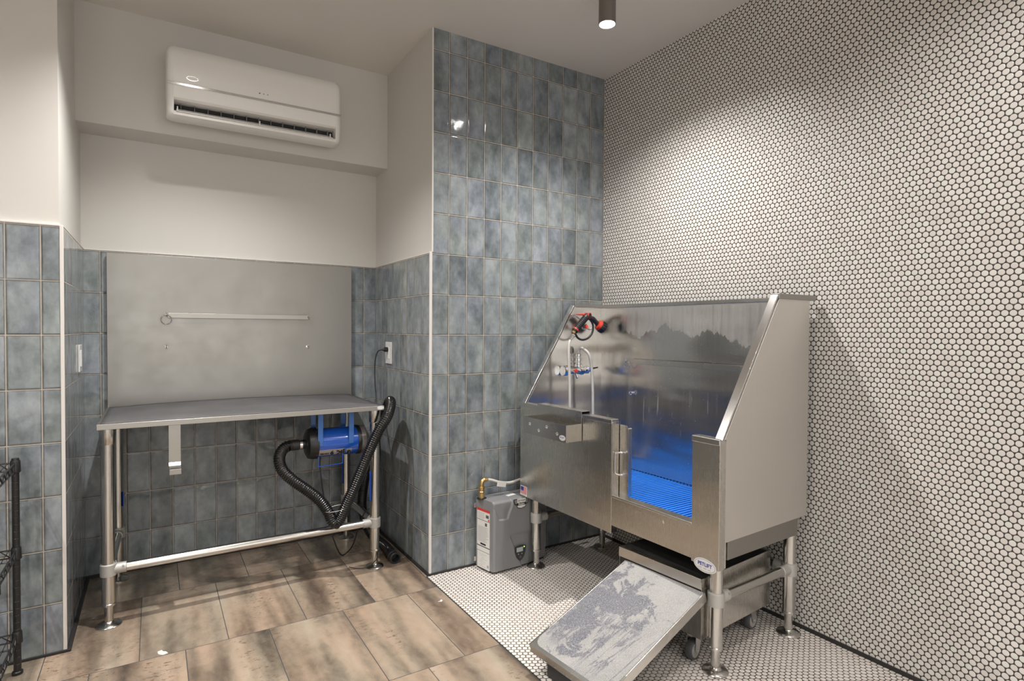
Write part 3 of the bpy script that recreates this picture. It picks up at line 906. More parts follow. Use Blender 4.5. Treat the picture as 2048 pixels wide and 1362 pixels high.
MB().tube(spline([(0.86, 2.99, 0.012), (0.90, 2.965, 0.005), (0.95, 2.94, 0.012), (0.985, 2.923, 0.050), (1.008, 2.935, 0.085)], 8), 0.0022, 8).build('floor_cable', M_BLACKRUB, PC)

# ================================================================== OUTLET AND SWITCH
O = thing('wall_outlet', (XA, 3.29, 1.115), 'white outlet plate on the tiled side wall right of the table', 'outlet')
MB().box((XA - 0.006, 3.245, 1.052), (XA, 3.345, 1.181)).build('plate', M_WHITEPL, O, bevel=0.0025)
MB().box((XA - 0.0085, 3.276, 1.082), (XA - 0.0055, 3.312, 1.152)).build('receptacle', M_WHITEPL, O, bevel=0.001)
MB().box((XA - 0.0095, 3.286, 1.095), (XA - 0.008, 3.302, 1.101)).build('test_button', M_WHITEPL, O, bevel=0.0005)
O = thing('light_switch', (XL, 3.31, 1.115), 'white switch plate on the left tiled return wall', 'light switch')
MB().box((XL, 3.262, 1.053), (XL + 0.007, 3.362, 1.178)).build('plate', M_WHITEPL, O, bevel=0.0025)
MB().box((XL + 0.0065, 3.292, 1.078), (XL + 0.0105, 3.332, 1.153)).build('rocker', M_WHITEPL, O, bevel=0.001)

# ================================================================== AIR CONDITIONER
A = thing('air_conditioner', (0.46, YBK, 2.42), 'white split air conditioner with open vent on the wall above the steel table', 'air conditioner')
ax0, ax1 = 0.055, 0.866
body = MB()
prof = [(YBK, 2.300), (YBK, 2.606), (3.20, 2.592), (3.172, 2.585), (3.156, 2.566), (3.150, 2.54), (3.1485, 2.350), (3.152, 2.342),
        (3.163, 2.334), (3.27, 2.330), (3.29, 2.31), (3.255, 2.284), (3.190, 2.282), (3.166, 2.283), (3.161, 2.277), (3.165, 2.265), (3.185, 2.256), (3.26, 2.258), (3.33, 2.280)]
body.prism(prof, 'x', ax0 + 0.030, ax1 - 0.030)
body.build('casing', M_ACW, A, angle=30)
# solid end blocks with the rounded front outline
for x0, x1, s_ in ((ax0, ax0 + 0.0302, 1), (ax1 - 0.0302, ax1, -1)):   # outer ends
    e = MB()
    full = [(YBK, 2.300), (YBK, 2.606), (3.20, 2.592), (3.172, 2.585), (3.156, 2.566), (3.150, 2.54), (3.1485, 2.350), (3.152, 2.32), (3.158, 2.277), (3.165, 2.265), (3.185, 2.256), (3.26, 2.258), (3.33, 2.280)]
    rings = []
    N = 7
    for k in range(N):
        t = k / (N - 1)              # 0 at the middle side, 1 at the outer end
        x = (x1 - (x1 - x0) * t) if s_ > 0 else (x0 + (x1 - x0) * t)
        sh = 1 - math.sqrt(max(0, 1 - t * t))
        ring = []
        for (yy, zz) in full:
            cy, cz = YBK, 2.425
            fy = 1 - 0.11 * sh if yy < YBK - 0.01 else 1
            ring.append(e.bm.verts.new((x, cy + (yy - cy) * fy, cz + (zz - cz) * (1 - 0.10 * sh))))
        rings.append(ring)
    n = len(full)
    for R0, R1 in zip(rings, rings[1:]):
        for k in range(n):
            e.bm.faces.new([R0[k], R0[(k + 1) % n], R1[(k + 1) % n], R1[k]])
    e.bm.faces.new(rings[0]); e.bm.faces.new(rings[-1][::-1])
    e.build('end_cap', M_ACW, A, angle=40)
MB().box((ax0 + 0.003, 3.1462, 2.399), (ax1 - 0.003, 3.1495, 2.410)).build('silver_strip', M_ACS, A, bevel=0.0008)
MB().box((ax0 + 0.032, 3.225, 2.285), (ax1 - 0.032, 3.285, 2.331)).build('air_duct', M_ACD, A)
M_VANE = simple('grey_vane', (0.30, 0.30, 0.30), 0.5)
for k in range(13):
    x = 0.115 + k * (ax1 - ax0 - 0.12) / 12.0
    MB().box((x, 3.200, 2.300), (x + 0.0014, 3.226, 2.3315)).build('vane', M_VANE, A)
fl = MB()
fl.prism([(3.153, 2.280), (3.156, 2.277), (3.222, 2.306), (3.219, 2.310)], 'x', ax0 + 0.040, ax1 - 0.044)
fl.build('louvre', M_ACW, A, bevel=0.001)
for xx in (ax0 + 0.045, 0.46, ax1 - 0.055):
    MB().box((xx - 0.0025, 3.166, 2.283), (xx + 0.0025, 3.178, 2.305)).build('louvre_pivot', M_WHITEPL, A, bevel=0.001)
bd = MB().ell((0.162, 3.1488, 2.440), (1, 0, 0), (0, 0, 1), (0, -1, 0), 0.026, 0.0115, 0.0020).build('oval_badge', M_ACS, A)
MB().ell((0.162, 3.1468, 2.440), (1, 0, 0), (0, 0, 1), (0, -1, 0), 0.022, 0.0085, 0.0004).build('badge_face', M_ACW, bd)
for k in range(3):
    MB().disc((0.457 + k * 0.019, 3.1488, 2.437), (0, -1, 0), 0.0034, 0.001, 12).build('indicator', M_INKL if k else M_INK, A)

# ================================================================== WIRE SHELVING at the left edge
S = thing('wire_shelving', (-0.86, 2.53, 0), 'black wire shelving rack against the left tiled wall', 'shelving rack')
sx0, sx1, sy0, sy1 = -1.30, -0.427, 2.36, 2.70
for x in (sx0, sx1):
    for y in (sy0, sy1):
        p = MB()
        pr = [(0.0114, 0.012)]
        z = 0.04
        while z < 0.77:
            pr += [(0.0114, z - 0.0012), (0.0109, z - 0.0006), (0.0109, z + 0.0006), (0.0114, z + 0.0012)]
            z += 0.0254
        pr += [(0.0114, 0.783), (0.0105, 0.786)]
        p.lathe(pr, (x, y, 0), seg=20)
        po = p.build('post', M_SHELF, S)
        MB().lathe([(0.015, 0), (0.0165, 0.003), (0.0165, 0.010), (0.0135, 0.013)], (x, y, 0.0), seg=20).build('foot', M_SHELF, po)
for z in (0.135, 0.442, 0.757):
    sh = MB()
    zt_, zb_ = z + 0.012, z - 0.016
    for x in (sx0, sx1):
        for y in (sy0, sy1):
            sh.lathe([(0.0125, -0.024), (0.0165, -0.020), (0.0150, 0.018), (0.0130, 0.022)], (x, y, z), seg=20)
    def truss(a, b_):
        a, b_ = Vector(a), Vector(b_)
        d = (b_ - a).normalized()
        a2, b2 = a + d * 0.016, b_ - d * 0.016
        sh.tube([a2 + Vector((0, 0, 0.012)), b2 + Vector((0, 0, 0.012))], 0.0030, 8)
        sh.tube([a2 + Vector((0, 0, -0.016)), b2 + Vector((0, 0, -0.016))], 0.0030, 8)
        n = max(2, int((b2 - a2).length / 0.028)); zz = []
        for k in range(n + 1):
            zz.append(a2.lerp(b2, k / n) + Vector((0, 0, 0.011 if k % 2 else -0.015)))
        sh.tube(zz, 0.0022, 6)
    truss((sx0, sy0, z), (sx1, sy0, z)); truss((sx0, sy1, z), (sx1, sy1, z))
    truss((sx0, sy0, z), (sx0, sy1, z)); truss((sx1, sy0, z), (sx1, sy1, z))
    k = sx0 + 0.03
    while k < sx1 - 0.02:
        sh.tube([(k, sy0, z + 0.009), (k, sy1, z + 0.009)], 0.0014, 6)
        k += 0.0265
    for yy in (sy0 + 0.11, sy0 + 0.23):
        sh.tube([(sx0, yy, z + 0.005), (sx1, yy, z + 0.005)], 0.0028, 6)
    sh.build('wire_shelf', M_SHELF, S)

# ================================================================== WATER HEATER
HX, HY = 1.466, 2.553
H = thing('water_heater', (HX, HY, 0), 'grey plastic water heater box on the floor against the tiled pillar', 'water heater')
th = math.radians(2.0)
def hm(x, y, z):
    """local heater coordinates: x right along the front, y into the wall, z up"""
    return (HX + x * math.cos(th) - y * math.sin(th) * 0.0 - y * 0.16, HY + x * math.sin(th) + y * 0.93, z)
def hbox(x0, x1, y0, y1, z0, z1, mm=None):
    mm = mm or MB()
    c = [hm(x, y, z) for z in (z0, z1) for x, y in ((x0, y0), (x1, y0), (x1, y1), (x0, y1))]
    v = [mm.bm.verts.new(p) for p in c]
    for f in ((3, 2, 1, 0), (4, 5, 6, 7), (0, 1, 5, 4), (1, 2, 6, 5), (2, 3, 7, 6), (3, 0, 4, 7)):
        mm.bm.faces.new([v[i] for i in f])
    return mm
# body: front bulges outward in the middle, top edge scooped
bod = MB()
W_, HH = 0.375, 0.373
NX, NZ = 110, 100
def sstep(a, b_, x):
    t = min(1, max(0, (x - a) / (b_ - a)))
    return t * t * (3 - 2 * t)
def front_y(u, v):
    x, z = u * W_, v * HH
    y = 0.0
    if u > 0.60:                                                 # right-hand facet falls back
        y += 0.034 * (u - 0.60) / 0.40
    # moulded petals cut in under the top edge
    half = 0.058 - 0.030 * sstep(0.36, 0.27, z)
    petal = sstep(0.004, -0.004, abs(x - 0.062) - half) * sstep(0.268, 0.276, z)
    bite = sstep(0.034, 0.026, math.hypot(x - 0.150, (z - 0.372) * 0.9))
    y += 0.008 * max(petal, bite)
    # slanting crease: the left cheek stands proud of the right one low down
    xc = 0.128 - 0.42 * (z - 0.0) + 0.05
    y += 0.007 * sstep(-0.002, 0.002, x - xc) * sstep(0.19, 0.16, z)
    y += 0.012 * sstep(0.95, 1.0, v) ** 2 + 0.006 * sstep(0.035, 0.0, u) + 0.010 * sstep(0.97, 1.0, u)
    return y - 0.020
G = [[bod.bm.verts.new(hm(W_ * i / NX, front_y(i / NX, j / NZ), 0.013 + (HH - 0.013) * j / NZ)) for j in range(NZ + 1)] for i in range(NX + 1)]
for i in range(NX):
    for j in range(NZ):
        bod.bm.faces.new([G[i][j], G[i + 1][j], G[i + 1][j + 1], G[i][j + 1]])
BK = 0.132
Bk = [[bod.bm.verts.new(hm(W_ * i / NX, BK, 0.013 + (HH - 0.013) * j / NZ)) for j in (0, NZ)] for i in range(NX + 1)]
for i in range(NX):
    bod.bm.faces.new([G[i][NZ], G[i + 1][NZ], Bk[i + 1][1], Bk[i][1]])
    bod.bm.faces.new([Bk[i][0], Bk[i + 1][0], G[i + 1][0], G[i][0]])
    bod.bm.faces.new([Bk[i + 1][0], Bk[i][0], Bk[i][1], Bk[i + 1][1]])
for i, sgn in ((0, 1), (NX, -1)):
    loop = [G[i][j] for j in range(NZ + 1)] + [Bk[i][1], Bk[i][0]]
    bod.bm.faces.new(loop if sgn > 0 else loop[::-1])
bod.build('casing', M_GREYPL, H, angle=42)
hbox(0.004, W_ - 0.02, 0.024, BK - 0.004, 0.0, 0.013).build('base_plate', M_DKGREY, H)
for (zz) in (0.330, 0.045):
    p = Vector(hm(0, BK, zz))
    tb = MB().box((p.x - 0.013, p.y - 0.004, zz - 0.012), (p.x + 0.002, p.y, zz + 0.012)).build('mounting_tab', M_ACS, H, bevel=0.003)
# label on the narrow side (local x = 0 plane)
def side_patch(y0, y1, z0, z1, mat, name, parent, off=0.0006):
    mm = MB()
    c = []
    for o_ in (0.0002, off):
        for (y, z) in ((y0, z0), (y1, z0), (y1, z1), (y0, z1)):
            p = Vector(hm(0, y, z)); p.x -= o_
            c.append(mm.bm.verts.new(p))
    mm.bm.faces.new(c[4:8]); mm.bm.faces.new(c[0:4][::-1])
    for k in range(4):
        mm.bm.faces.new([c[k], c[(k + 1) % 4], c[4 + (k + 1) % 4], c[4 + k]])
    return mm.build(name, mat, parent, smooth=False)
lb = side_patch(0.012, 0.122, 0.100, 0.322, M_PAPER, 'instruction_label', H)
side_patch(0.012, 0.122, 0.309, 0.322, M_INKRED, 'red_heading', lb, 0.0010)
side_patch(0.012, 0.122, 0.262, 0.264, M_INKB, 'rule', lb, 0.0010)
side_patch(0.012, 0.122, 0.123, 0.127, M_INKB, 'rule', lb, 0.0010)
side_patch(0.045, 0.092, 0.133, 0.142, M_INKB, 'dark_box', lb, 0.0010)
side_patch(0.020, 0.045, 0.280, 0.296, M_INK, 'pictogram', lb, 0.0010)
side_patch(0.016, 0.026, 0.266, 0.276, M_INKRED, 'pictogram', lb, 0.0010)
side_patch(0.035, 0.052, 0.236, 0.252, M_INK, 'pictogram', lb, 0.0010)
for k in range(22):
    zz = 0.228 - k * 0.0040
    if zz < 0.146: break
    side_patch(0.020 + rnd.random() * 0.03, 0.115, zz, zz + 0.0013, M_INKL, 'text_line', lb, 0.0009)
for k in range(7):
    zz = 0.300 - k * 0.005
    side_patch(0.055 + rnd.random() * 0.01, 0.115, zz, zz + 0.0013, M_INKL, 'text_line', lb, 0.0009)
lb2 = side_patch(0.012, 0.120, 0.010, 0.097, M_PAPER, 'rating_label', H)
for k in range(9):
    zz = 0.082 - k * 0.008
    side_patch(0.030 + rnd.random() * 0.05, 0.080 + rnd.random() * 0.03, zz, zz + 0.0012, M_INKL, 'text_line', lb2, 0.0009)
side_patch(0.018, 0.034, 0.022, 0.036, M_INKL, 'code_block', lb2, 0.0009)
# badge on the front: shield with two lines of lettering
xd = Vector((math.cos(th), math.sin(th), 0)); nd_ = Vector((math.sin(th), -math.cos(th), 0))
def hf(u, z, off=0.001):
    p = Vector(hm(u * W_, front_y(u, z / HH), z)); return p + nd_ * off
def fpoly(pts, mat, name, parent, off=0.001, th_=0.0008):
    """flat plate on the heater's front from (x in metres from the left, z) points"""
    mm = MB()
    A_ = [mm.bm.verts.new(Vector(hm(x, -0.0205, z)) + nd_ * off) for x, z in pts]
    B_ = [mm.bm.verts.new(v.co + nd_ * th_) for v in A_]
    mm.bm.faces.new(A_); mm.bm.faces.new(B_[::-1])
    for k in range(len(pts)):
        mm.bm.faces.new([A_[k], B_[k], B_[(k + 1) % len(pts)], A_[(k + 1) % len(pts)]])
    return mm.build(name, mat, parent, smooth=False)
bx = 0.122
sb = fpoly([(bx - 0.004, 0.372), (bx + 0.098, 0.372), (bx + 0.088, 0.340), (bx + 0.076, 0.338), (bx + 0.072, 0.324), (bx + 0.046, 0.318), (bx + 0.022, 0.324), (bx + 0.020, 0.338), (bx + 0.006, 0.342)], M_INKB, 'badge', H, 0.004)
fpoly([(bx + 0.001, 0.3685), (bx + 0.018, 0.3685), (bx + 0.018, 0.346), (bx + 0.008, 0.346)], M_GREYPL, 'badge_wing', sb, 0.0049)
fpoly([(bx + 0.076, 0.3685), (bx + 0.093, 0.3685), (bx + 0.085, 0.344), (bx + 0.076, 0.344)], M_GREYPL, 'badge_wing', sb, 0.0049)
fpoly([(bx + 0.020, 0.372), (bx + 0.074, 0.372), (bx + 0.074, 0.350), (bx + 0.020, 0.350)], M_PAPER, 'badge_face', sb, 0.0049)
fpoly([(bx + 0.022, 0.336), (bx + 0.072, 0.336), (bx + 0.070, 0.327), (bx + 0.046, 0.3215), (bx + 0.024, 0.327)], M_PAPER, 'badge_face', sb, 0.0049)
def htext(body, size, x, z, mat, bold=0.0, parent=sb, off=0.0060):
    text(body, size, Vector(hm(x, -0.0205, z)) + nd_ * off, xd, (0, 0, 1), mat, parent, bold=bold)
htext('AO Smith', 0.0115, bx + 0.047, 0.361, M_INK, 0.0002)
htext('ProLine', 0.0125, bx + 0.047, 0.343, M_PAPER, 0.0005)
# control panel: shield-shaped dark display
cx_ = 0.165
cp = fpoly([(cx_ - 0.036, 0.118), (cx_ - 0.02, 0.123), (cx_, 0.125), (cx_ + 0.02, 0.123), (cx_ + 0.036, 0.118), (cx_ + 0.034, 0.09), (cx_ + 0.024, 0.062), (cx_ + 0.010, 0.046), (cx_, 0.043),
            (cx_ - 0.010, 0.046), (cx_ - 0.024, 0.062), (cx_ - 0.034, 0.09)], M_DKGREY, 'control_panel', H, 0.003)
fpoly([(cx_ - 0.024, 0.113), (cx_ + 0.016, 0.113), (cx_ + 0.016, 0.090), (cx_ - 0.024, 0.090)], M_LCD, 'display', cp, 0.0040)
for k, (dx_, dz_) in enumerate(((-0.012, 0.078), (0.010, 0.078), (0.0, 0.062))):
    MB().disc(Vector(hm(cx_ + dx_, -0.0205, dz_)) + nd_ * 0.0035, nd_, 0.0035 if k < 2 else 0.007, 0.001, 14).build('button', M_HUB if k < 2 else M_INK, cp)
MB().disc(Vector(hm(cx_ + 0.024, -0.0205, 0.112)) + nd_ * 0.0035, nd_, 0.003, 0.001, 12).build('status_light', M_LED, cp)
# brass elbow and the braided line to the tub
bp0 = Vector((1.457, 2.640, HH))
MB().lathe([(0.026, -0.002), (0.026, 0.002), (0.018, 0.004)], bp0, (0, 0, 1), 24).build('grommet', M_BLACK, H)
el = MB()
el.lathe([(0.0155, 0), (0.0155, 0.028), (0.0175, 0.030), (0.0175, 0.036), (0.0155, 0.038), (0.0155, 0.048), (0.0175, 0.050), (0.0175, 0.060), (0.013, 0.063)], bp0, (0, 0, 1), 20)
el.tube(spline([bp0 + Vector((0, 0, 0.060)), bp0 + Vector((0.001, 0, 0.082)), bp0 + Vector((0.012, 0, 0.094)), bp0 + Vector((0.034, 0, 0.094))], 6), 0.012, 14)
el.build('brass_elbow', M_BRASS, H)
MB().tube(spline([bp0 + Vector((0.030, 0, 0.094)), bp0 + Vector((0.06, -0.002, 0.088)), bp0 + Vector((0.11, -0.004, 0.070)), bp0 + Vector((0.17, -0.004, 0.060)), bp0 + Vector((0.22, 0.0, 0.064)), bp0 + Vector((0.27, 0.000, 0.075)), bp0 + Vector((0.36, 0.0, 0.105))], 8), 0.0072, 12).build('supply_line', M_HOSEPALE, H)
tg = MB().box((-0.026, -0.0005, -0.014), (0.030, 0.0005, 0.014), Matrix.Translation(bp0 + Vector((0.112, -0.014, 0.062))) @ Matrix.Rotation(math.radians(12), 4, 'Y')).build('paper_tag', M_PAPER, H)
fl_ = MB().box((-0.028, -0.012, 0), (0.028, 0.012, 0.0008), Matrix.Translation((1.62, 2.612, HH + 0.0003)) @ Matrix.Rotation(0.2, 4, 'Z')).build('top_sticker', M_PAPER, H)

# ================================================================== PET WASHING TUB
B = thing('pet_bathtub', (1.99, 1.99, 0), 'raised stainless steel pet bathtub with high back panel and side door opening', 'bathtub')
x0, x1, xb = 1.70, 1.735, 2.250
yr, yrr, yl, yll = 1.338, 1.366, 2.556, 2.584     # right end outer / inner, left end inner / outer
ydr, ydl = 1.458, 1.885                         # door opening
fp = MB()
fp.box((x0, ydl, 0.376), (x1, yll, 0.866))
fp.build('front_panel', M_STZ, B, bevel=0.002)
MB().box((x0 - 0.002, ydl - 0.001, 0.852), (x1 + 0.006, yll + 0.030, 0.8715)).build('front_rim', M_STY, B, bevel=0.003, seg=3)
MB().box((x0 + 0.002, ydr, 0.411), (x1, ydl, 0.540)).build('sill_panel', M_STZ, B, bevel=0.0015)
MB().box((x0 - 0.001, ydr - 0.001, 0.534), (x1 + 0.010, ydl + 0.001, 0.5445)).build('door_sill', M_STY, B, bevel=0.003, seg=3)
MB().box((x0, yr - 0.0008, 0.402), (x1, ydr, 0.866)).build('corner_post', M_STZ, B, bevel=0.002)
MB().box((x0 - 0.002, yr, 0.850), (x1 + 0.004, ydr + 0.002, 0.8725)).build('post_cap', M_STY, B, bevel=0.003, seg=3)
# jamb flange of the door opening
MB().box((x0 + 0.001, ydl - 0.004, 0.540), (x1 + 0.004, ydl + 0.001, 0.862)).build('door_jamb', M_STZ, B, bevel=0.001)
# step-like embossed line on the sill panel
em = MB()
em.tube([(x0 + 0.0015, 1.742, 0.502), (x0 + 0.0015, 1.740, 0.512), (x0 + 0.0015, 1.595, 0.512), (x0 + 0.0015, 1.593, 0.502)], 0.0018, 6)
em.build('embossed_line', M_STZ, B)
def endpoly(bot):
    return [(x0 + 0.004, bot), (1.742, bot), (1.742, 0.497), (2.268, 0.506), (2.268, 1.392), (2.056, 1.392), (1.722, 0.862), (x0 + 0.004, 0.858)]
MB().prism(endpoly(0.405), 'y', yr, yrr).build('right_end_panel', M_STE, B, bevel=0.0015)
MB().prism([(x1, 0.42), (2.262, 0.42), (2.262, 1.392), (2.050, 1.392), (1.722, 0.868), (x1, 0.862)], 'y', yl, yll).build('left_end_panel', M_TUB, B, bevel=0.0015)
# polished caps following the slope
def slopecap(ya, yb_, name):
    c = MB()
    th_ = 0.007
    dxs, dzs = (2.052 - 1.722), (1.392 - 0.868)
    L_ = math.hypot(dxs, dzs); nx_, nz_ = -dzs / L_, dxs / L_
    poly = [(1.716, 0.866), (2.046, 1.394), (2.046 + nx_ * th_, 1.394 + nz_ * th_ + 0.003), (1.716 + nx_ * th_, 0.866 + nz_ * th_)]
    c.prism(poly, 'y', ya, yb_)
    c.build(name, M_CHROME2, B, bevel=0.002)
M_CHROME2 = simple('polished_steel', (0.72, 0.71, 0.70), 0.16, 1.0, var=0.06, scale=50)
slopecap(yr - 0.002, yrr + 0.002, 'slope_rim')
slopecap(yl - 0.001, yll + 0.001, 'slope_rim')
MB().box((2.044, yr - 0.006, 1.384), (2.306, yrr + 0.004, 1.405)).build('top_flange', M_STX, B, bevel=0.002)
MB().box((2.050, yl - 0.002, 1.386), (2.275, yll + 0.002, 1.404)).build('top_flange', M_STX, B, bevel=0.002)
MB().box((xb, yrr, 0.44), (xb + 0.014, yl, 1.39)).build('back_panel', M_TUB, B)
MB().box((xb - 0.002, yrr, 1.385), (2.285, yl, 1.403)).build('back_rim', M_STY, B, bevel=0.002)
MB().box((x1, yrr, 0.44), (xb, yl, 0.472)).build('tub_floor', M_STY, B)
MB().box((x1 - 0.02, ydl, 0.862), (x1 - 0.019, yl, 0.863)).build('inner_lip', M_STY, B)
# inner faces of the front panel
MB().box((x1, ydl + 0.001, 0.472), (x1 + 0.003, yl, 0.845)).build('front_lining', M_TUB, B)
# under-frame rails
for yy in (1.350, 2.545):
    MB().prism([(1.768, 0.424), (2.225, 0.430), (2.225, 0.500), (1.768, 0.500)], 'y', yy, yy + 0.008).build('frame_rail', M_STX, B, bevel=0.001)
MB().box((2.225, 1.38, 0.40), (2.235, 2.54, 0.44)).build('frame_rail', M_STY, B)
MB().lathe([(0.03, 0), (0.03, 0.10), (0.02, 0.102)], (2.0, 2.02, 0.34)).build('drain', M_BLACK, B)
# sliding door pushed to the left behind the front panel
dr_ = MB()
dr_.prism([(1.829, 0.541), (1.829, 0.834), (1.837, 0.848), (1.935, 0.850), (1.935, 0.541)], 'x', 1.742, 1.7445)
dr_.prism([(1.829, 0.541), (1.829, 0.834), (1.833, 0.838), (1.833, 0.541)], 'x', 1.742, 1.765)
door = dr_.build('sliding_door', M_STZ, B, bevel=0.0008)
MB().tube(spline([(1.741, 1.845, 0.730), (1.722, 1.850, 0.732), (1.714, 1.868, 0.728), (1.712, 1.875, 0.718), (1.712, 1.875, 0.648), (1.714, 1.869, 0.638), (1.722, 1.852, 0.636), (1.741, 1.845, 0.637)], 6), 0.0042, 12).build('handle', M_CHROME2, door)
# legs, clamps and braces
BL_ = {'FR': (1.759, 1.390, 0.405), 'BR': (2.244, 1.394, 0.505), 'FL': (1.759, 2.514, 0.44), 'BL': (2.244, 2.530, 0.44)}
for k, (x, y, zt2) in BL_.items():
    leg(B, x, y, zt2 + (0.02 if k == 'FR' else 0.0), collar=(k == 'BR'), foot_r=0.0475)
CZ = 0.272
clamp(B, 1.759, 1.390, CZ, [(1, 0, 0)]); clamp(B, 2.244, 1.394, CZ, [(-1, 0, 0), (0, 1, 0)])
clamp(B, 1.759, 2.514, 0.262, [(1, 0, 0)]); clamp(B, 2.244, 2.530, 0.262, [(-1, 0, 0), (0, -1, 0)])
MB().tube([(1.79, 1.390, CZ), (2.21, 1.394, CZ)], 0.0185, 22).build('side_brace', M_PIPEX, B)
MB().tube([(1.79, 2.514, 0.262), (2.21, 2.530, 0.262)], 0.0185, 22).build('side_brace', M_PIPEX, B)
MB().tube([(2.244, 1.44, CZ), (2.244, 2.49, 0.262)], 0.0185, 22).build('back_brace', M_PIPE, B)
# tether bar and eye bolts on the back panel
MB().box((2.222, 1.50, 1.078), (2.226, 2.322, 1.105)).build('tether_bar', M_STY, B, bevel=0.001)
for (y, z) in ((2.332, 1.090), (1.50, 1.093), (2.302, 0.916), (1.50, 0.916)):
    eyebolt(B, (xb, y, z), (-1, 0, 0), r=0.009, wire=0.003)
c0 = Vector((2.222, 2.322, 1.072))
MB().tube([c0 + Vector((0, math.cos(a) * 0.020, math.sin(a) * 0.020)) for a in [2 * math.pi * k / 30 for k in range(30)]], 0.0018, 8, closed=True).build('ring', M_CHROME, B)
# faucet on the left end panel
fy = 2.530
fc = MB()
fc.lathe([(0.026, 0), (0.028, 0.004), (0.028, 0.026), (0.021, 0.032), (0.019, 0.05), (0.019, 0.09), (0.022, 0.10), (0.022, 0.125), (0.018, 0.135), (0.018, 0.16), (0.021, 0.165), (0.021, 0.180), (0.012, 0.188)], (1.942, fy, 1.034), (1, 0, 0), 26)
for xx in (1.985, 2.100):
    fc.lathe([(0.030, 0), (0.029, 0.005), (0.014, 0.010), (0.014, 0.020)], (xx, yl, 1.034), (0, -1, 0), 22)
fc.lathe([(0.014, 0.01), (0.013, 0.030), (0.017, 0.032), (0.017, 0.040), (0.011, 0.042), (0.011, 0.050), (0.016, 0.052), (0.016, 0.066), (0.010, 0.068), (0.010, 0.078), (0.0145, 0.080), (0.0145, 0.090), (0.009, 0.094)], (2.056, fy, 1.034), (0, 0, 1), 20)
fa = fc.build('faucet', M_CHROME, B)
MB().tube([(2.010, fy - 0.018, 1.030), (2.006, fy - 0.040, 1.014), (2.002, fy - 0.052, 0.996)], [0.006, 0.005, 0.006], 10).build('lever', M_CHROME, fa)
MB().tube([(2.128, fy, 1.036), (2.16, fy - 0.012, 1.043), (2.182, fy - 0.02, 1.047)], [0.006, 0.005, 0.004], 10).build('lever', M_BLACKRUB, fa)
MB().lathe([(0.009, 0), (0.0115, 0.004), (0.0105, 0.012), (0, 0.015)], (2.017, fy - 0.016, 1.032), (0, -1, 0.1), 18).build('hot_knob', M_RED, fa)
MB().lathe([(0.009, 0), (0.0125, 0.004), (0.0115, 0.012), (0, 0.015)], (2.130, fy - 0.012, 1.037), (0, -1, 0), 18).build('cold_knob', M_BLUEPL, fa)
# stickers
oval_badge(B, (x0 - 0.0012, 1.394, 0.4055), (0, -1, 0), (0, 0, 1), (-1, 0, 0), 0.049, 0.0255)
fg = MB().box((x0 - 0.0012, 2.518, 0.379), (x0 - 0.0002, 2.576, 0.430)).build('flag_sticker', M_PAPER, B)
for k in range(7):
    MB().box((x0 - 0.0016, 2.521, 0.4235 - k * 0.0056), (x0 - 0.0011, 2.573, 0.4267 - k * 0.0056)).build('red_stripe', M_INKRED, fg)
MB().box((x0 - 0.0020, 2.547, 0.406), (x0 - 0.0015, 2.573, 0.4267)).build('blue_canton', M_INKBLUE, fg)
MB().box((x0 - 0.0016, 2.529, 0.3825), (x0 - 0.0011, 2.569, 0.3845)).build('text_line', M_INKL, fg)

# blue slatted floor grate standing in the tub
GR = thing('slatted_tub_grate', (2.0, 1.99, 0.472), 'bright blue slatted plastic grate lying on the floor of the steel pet tub', 'floor grate')
gb = MB()
for xx in (1.76, 1.93, 2.10, 2.232):
    gb.box((xx - 0.008, yrr + 0.004, 0.4725), (xx + 0.008, yl - 0.004, 0.488))
gb.build('support_rib', M_BLUEDK, GR)
sl = MB()
y = yrr + 0.012
while y < yl - 0.01:
    sl.box((x1 + 0.006, y - 0.0068, 0.486), (xb - 0.006, y + 0.0068, 0.500))
    y += 0.0212
sl.build('slat_row', M_BLUEPL, GR, bevel=0.002)
MB().box((x1 + 0.006, yrr + 0.004, 0.4725), (xb - 0.006, yl - 0.004, 0.4745)).build('backing_sheet', M_BLUEDK, GR)

# ================================================================== SPRAYER with its hose
SG = thing('spray_gun', (2.05, 2.54, 1.30), 'black and red spray gun with pale hose hanging high inside the tub', 'spray gun')
gy = 2.472
def P3(x, z, y=gy): return (x - 0.011, y, z)
g0, g1 = Vector(P3(1.985, 1.250)), Vector(P3(2.072, 1.332))
gd = (g1 - g0).normalized()
gp = []
Lg = (g1 - g0).length
k = 0.0
prof = [(0.0145, 0.0), (0.0175, 0.004), (0.018, 0.012)]
for i in range(9):
    a_ = 0.018 + i * 0.0105
    prof += [(0.0165, a_), (0.0188, a_ + 0.003), (0.0188, a_ + 0.007)]
prof += [(0.0185, Lg), (0.016, Lg + 0.012), (0, Lg + 0.016)]
MB().lathe(prof, g0, gd, 22).build('grip', M_BLACKRUB, SG)
MB().lathe([(0.0185, 0), (0.0190, 0.002), (0.0190, 0.006), (0.0185, 0.008)], g0 + gd * 0.010, gd, 22).build('grip_ring', M_RED, SG)
nut = MB()
nut.lathe([(0.010, -0.014), (0.0135, -0.012), (0.0135, 0.0), (0.012, 0.002)], g0, gd, 6)
nut.build('brass_nut', M_BRASS, SG)
kn = MB()
kn.lathe([(0.012, -0.020), (0.0165, -0.018), (0.0165, 0.014), (0.0140, 0.016), (0.0140, 0.010), (0, 0.010)], g1 + Vector((0.010, 0, 0.006)), (0.25, -1, 0.0), 20)
kn.build('flow_knob', M_RED, SG)
MB().disc(g1 + Vector((0.0128, -0.011, 0.006)), (0.25, -1, 0), 0.0125, 0.002, 18).build('knob_face', M_DKGREY, SG)
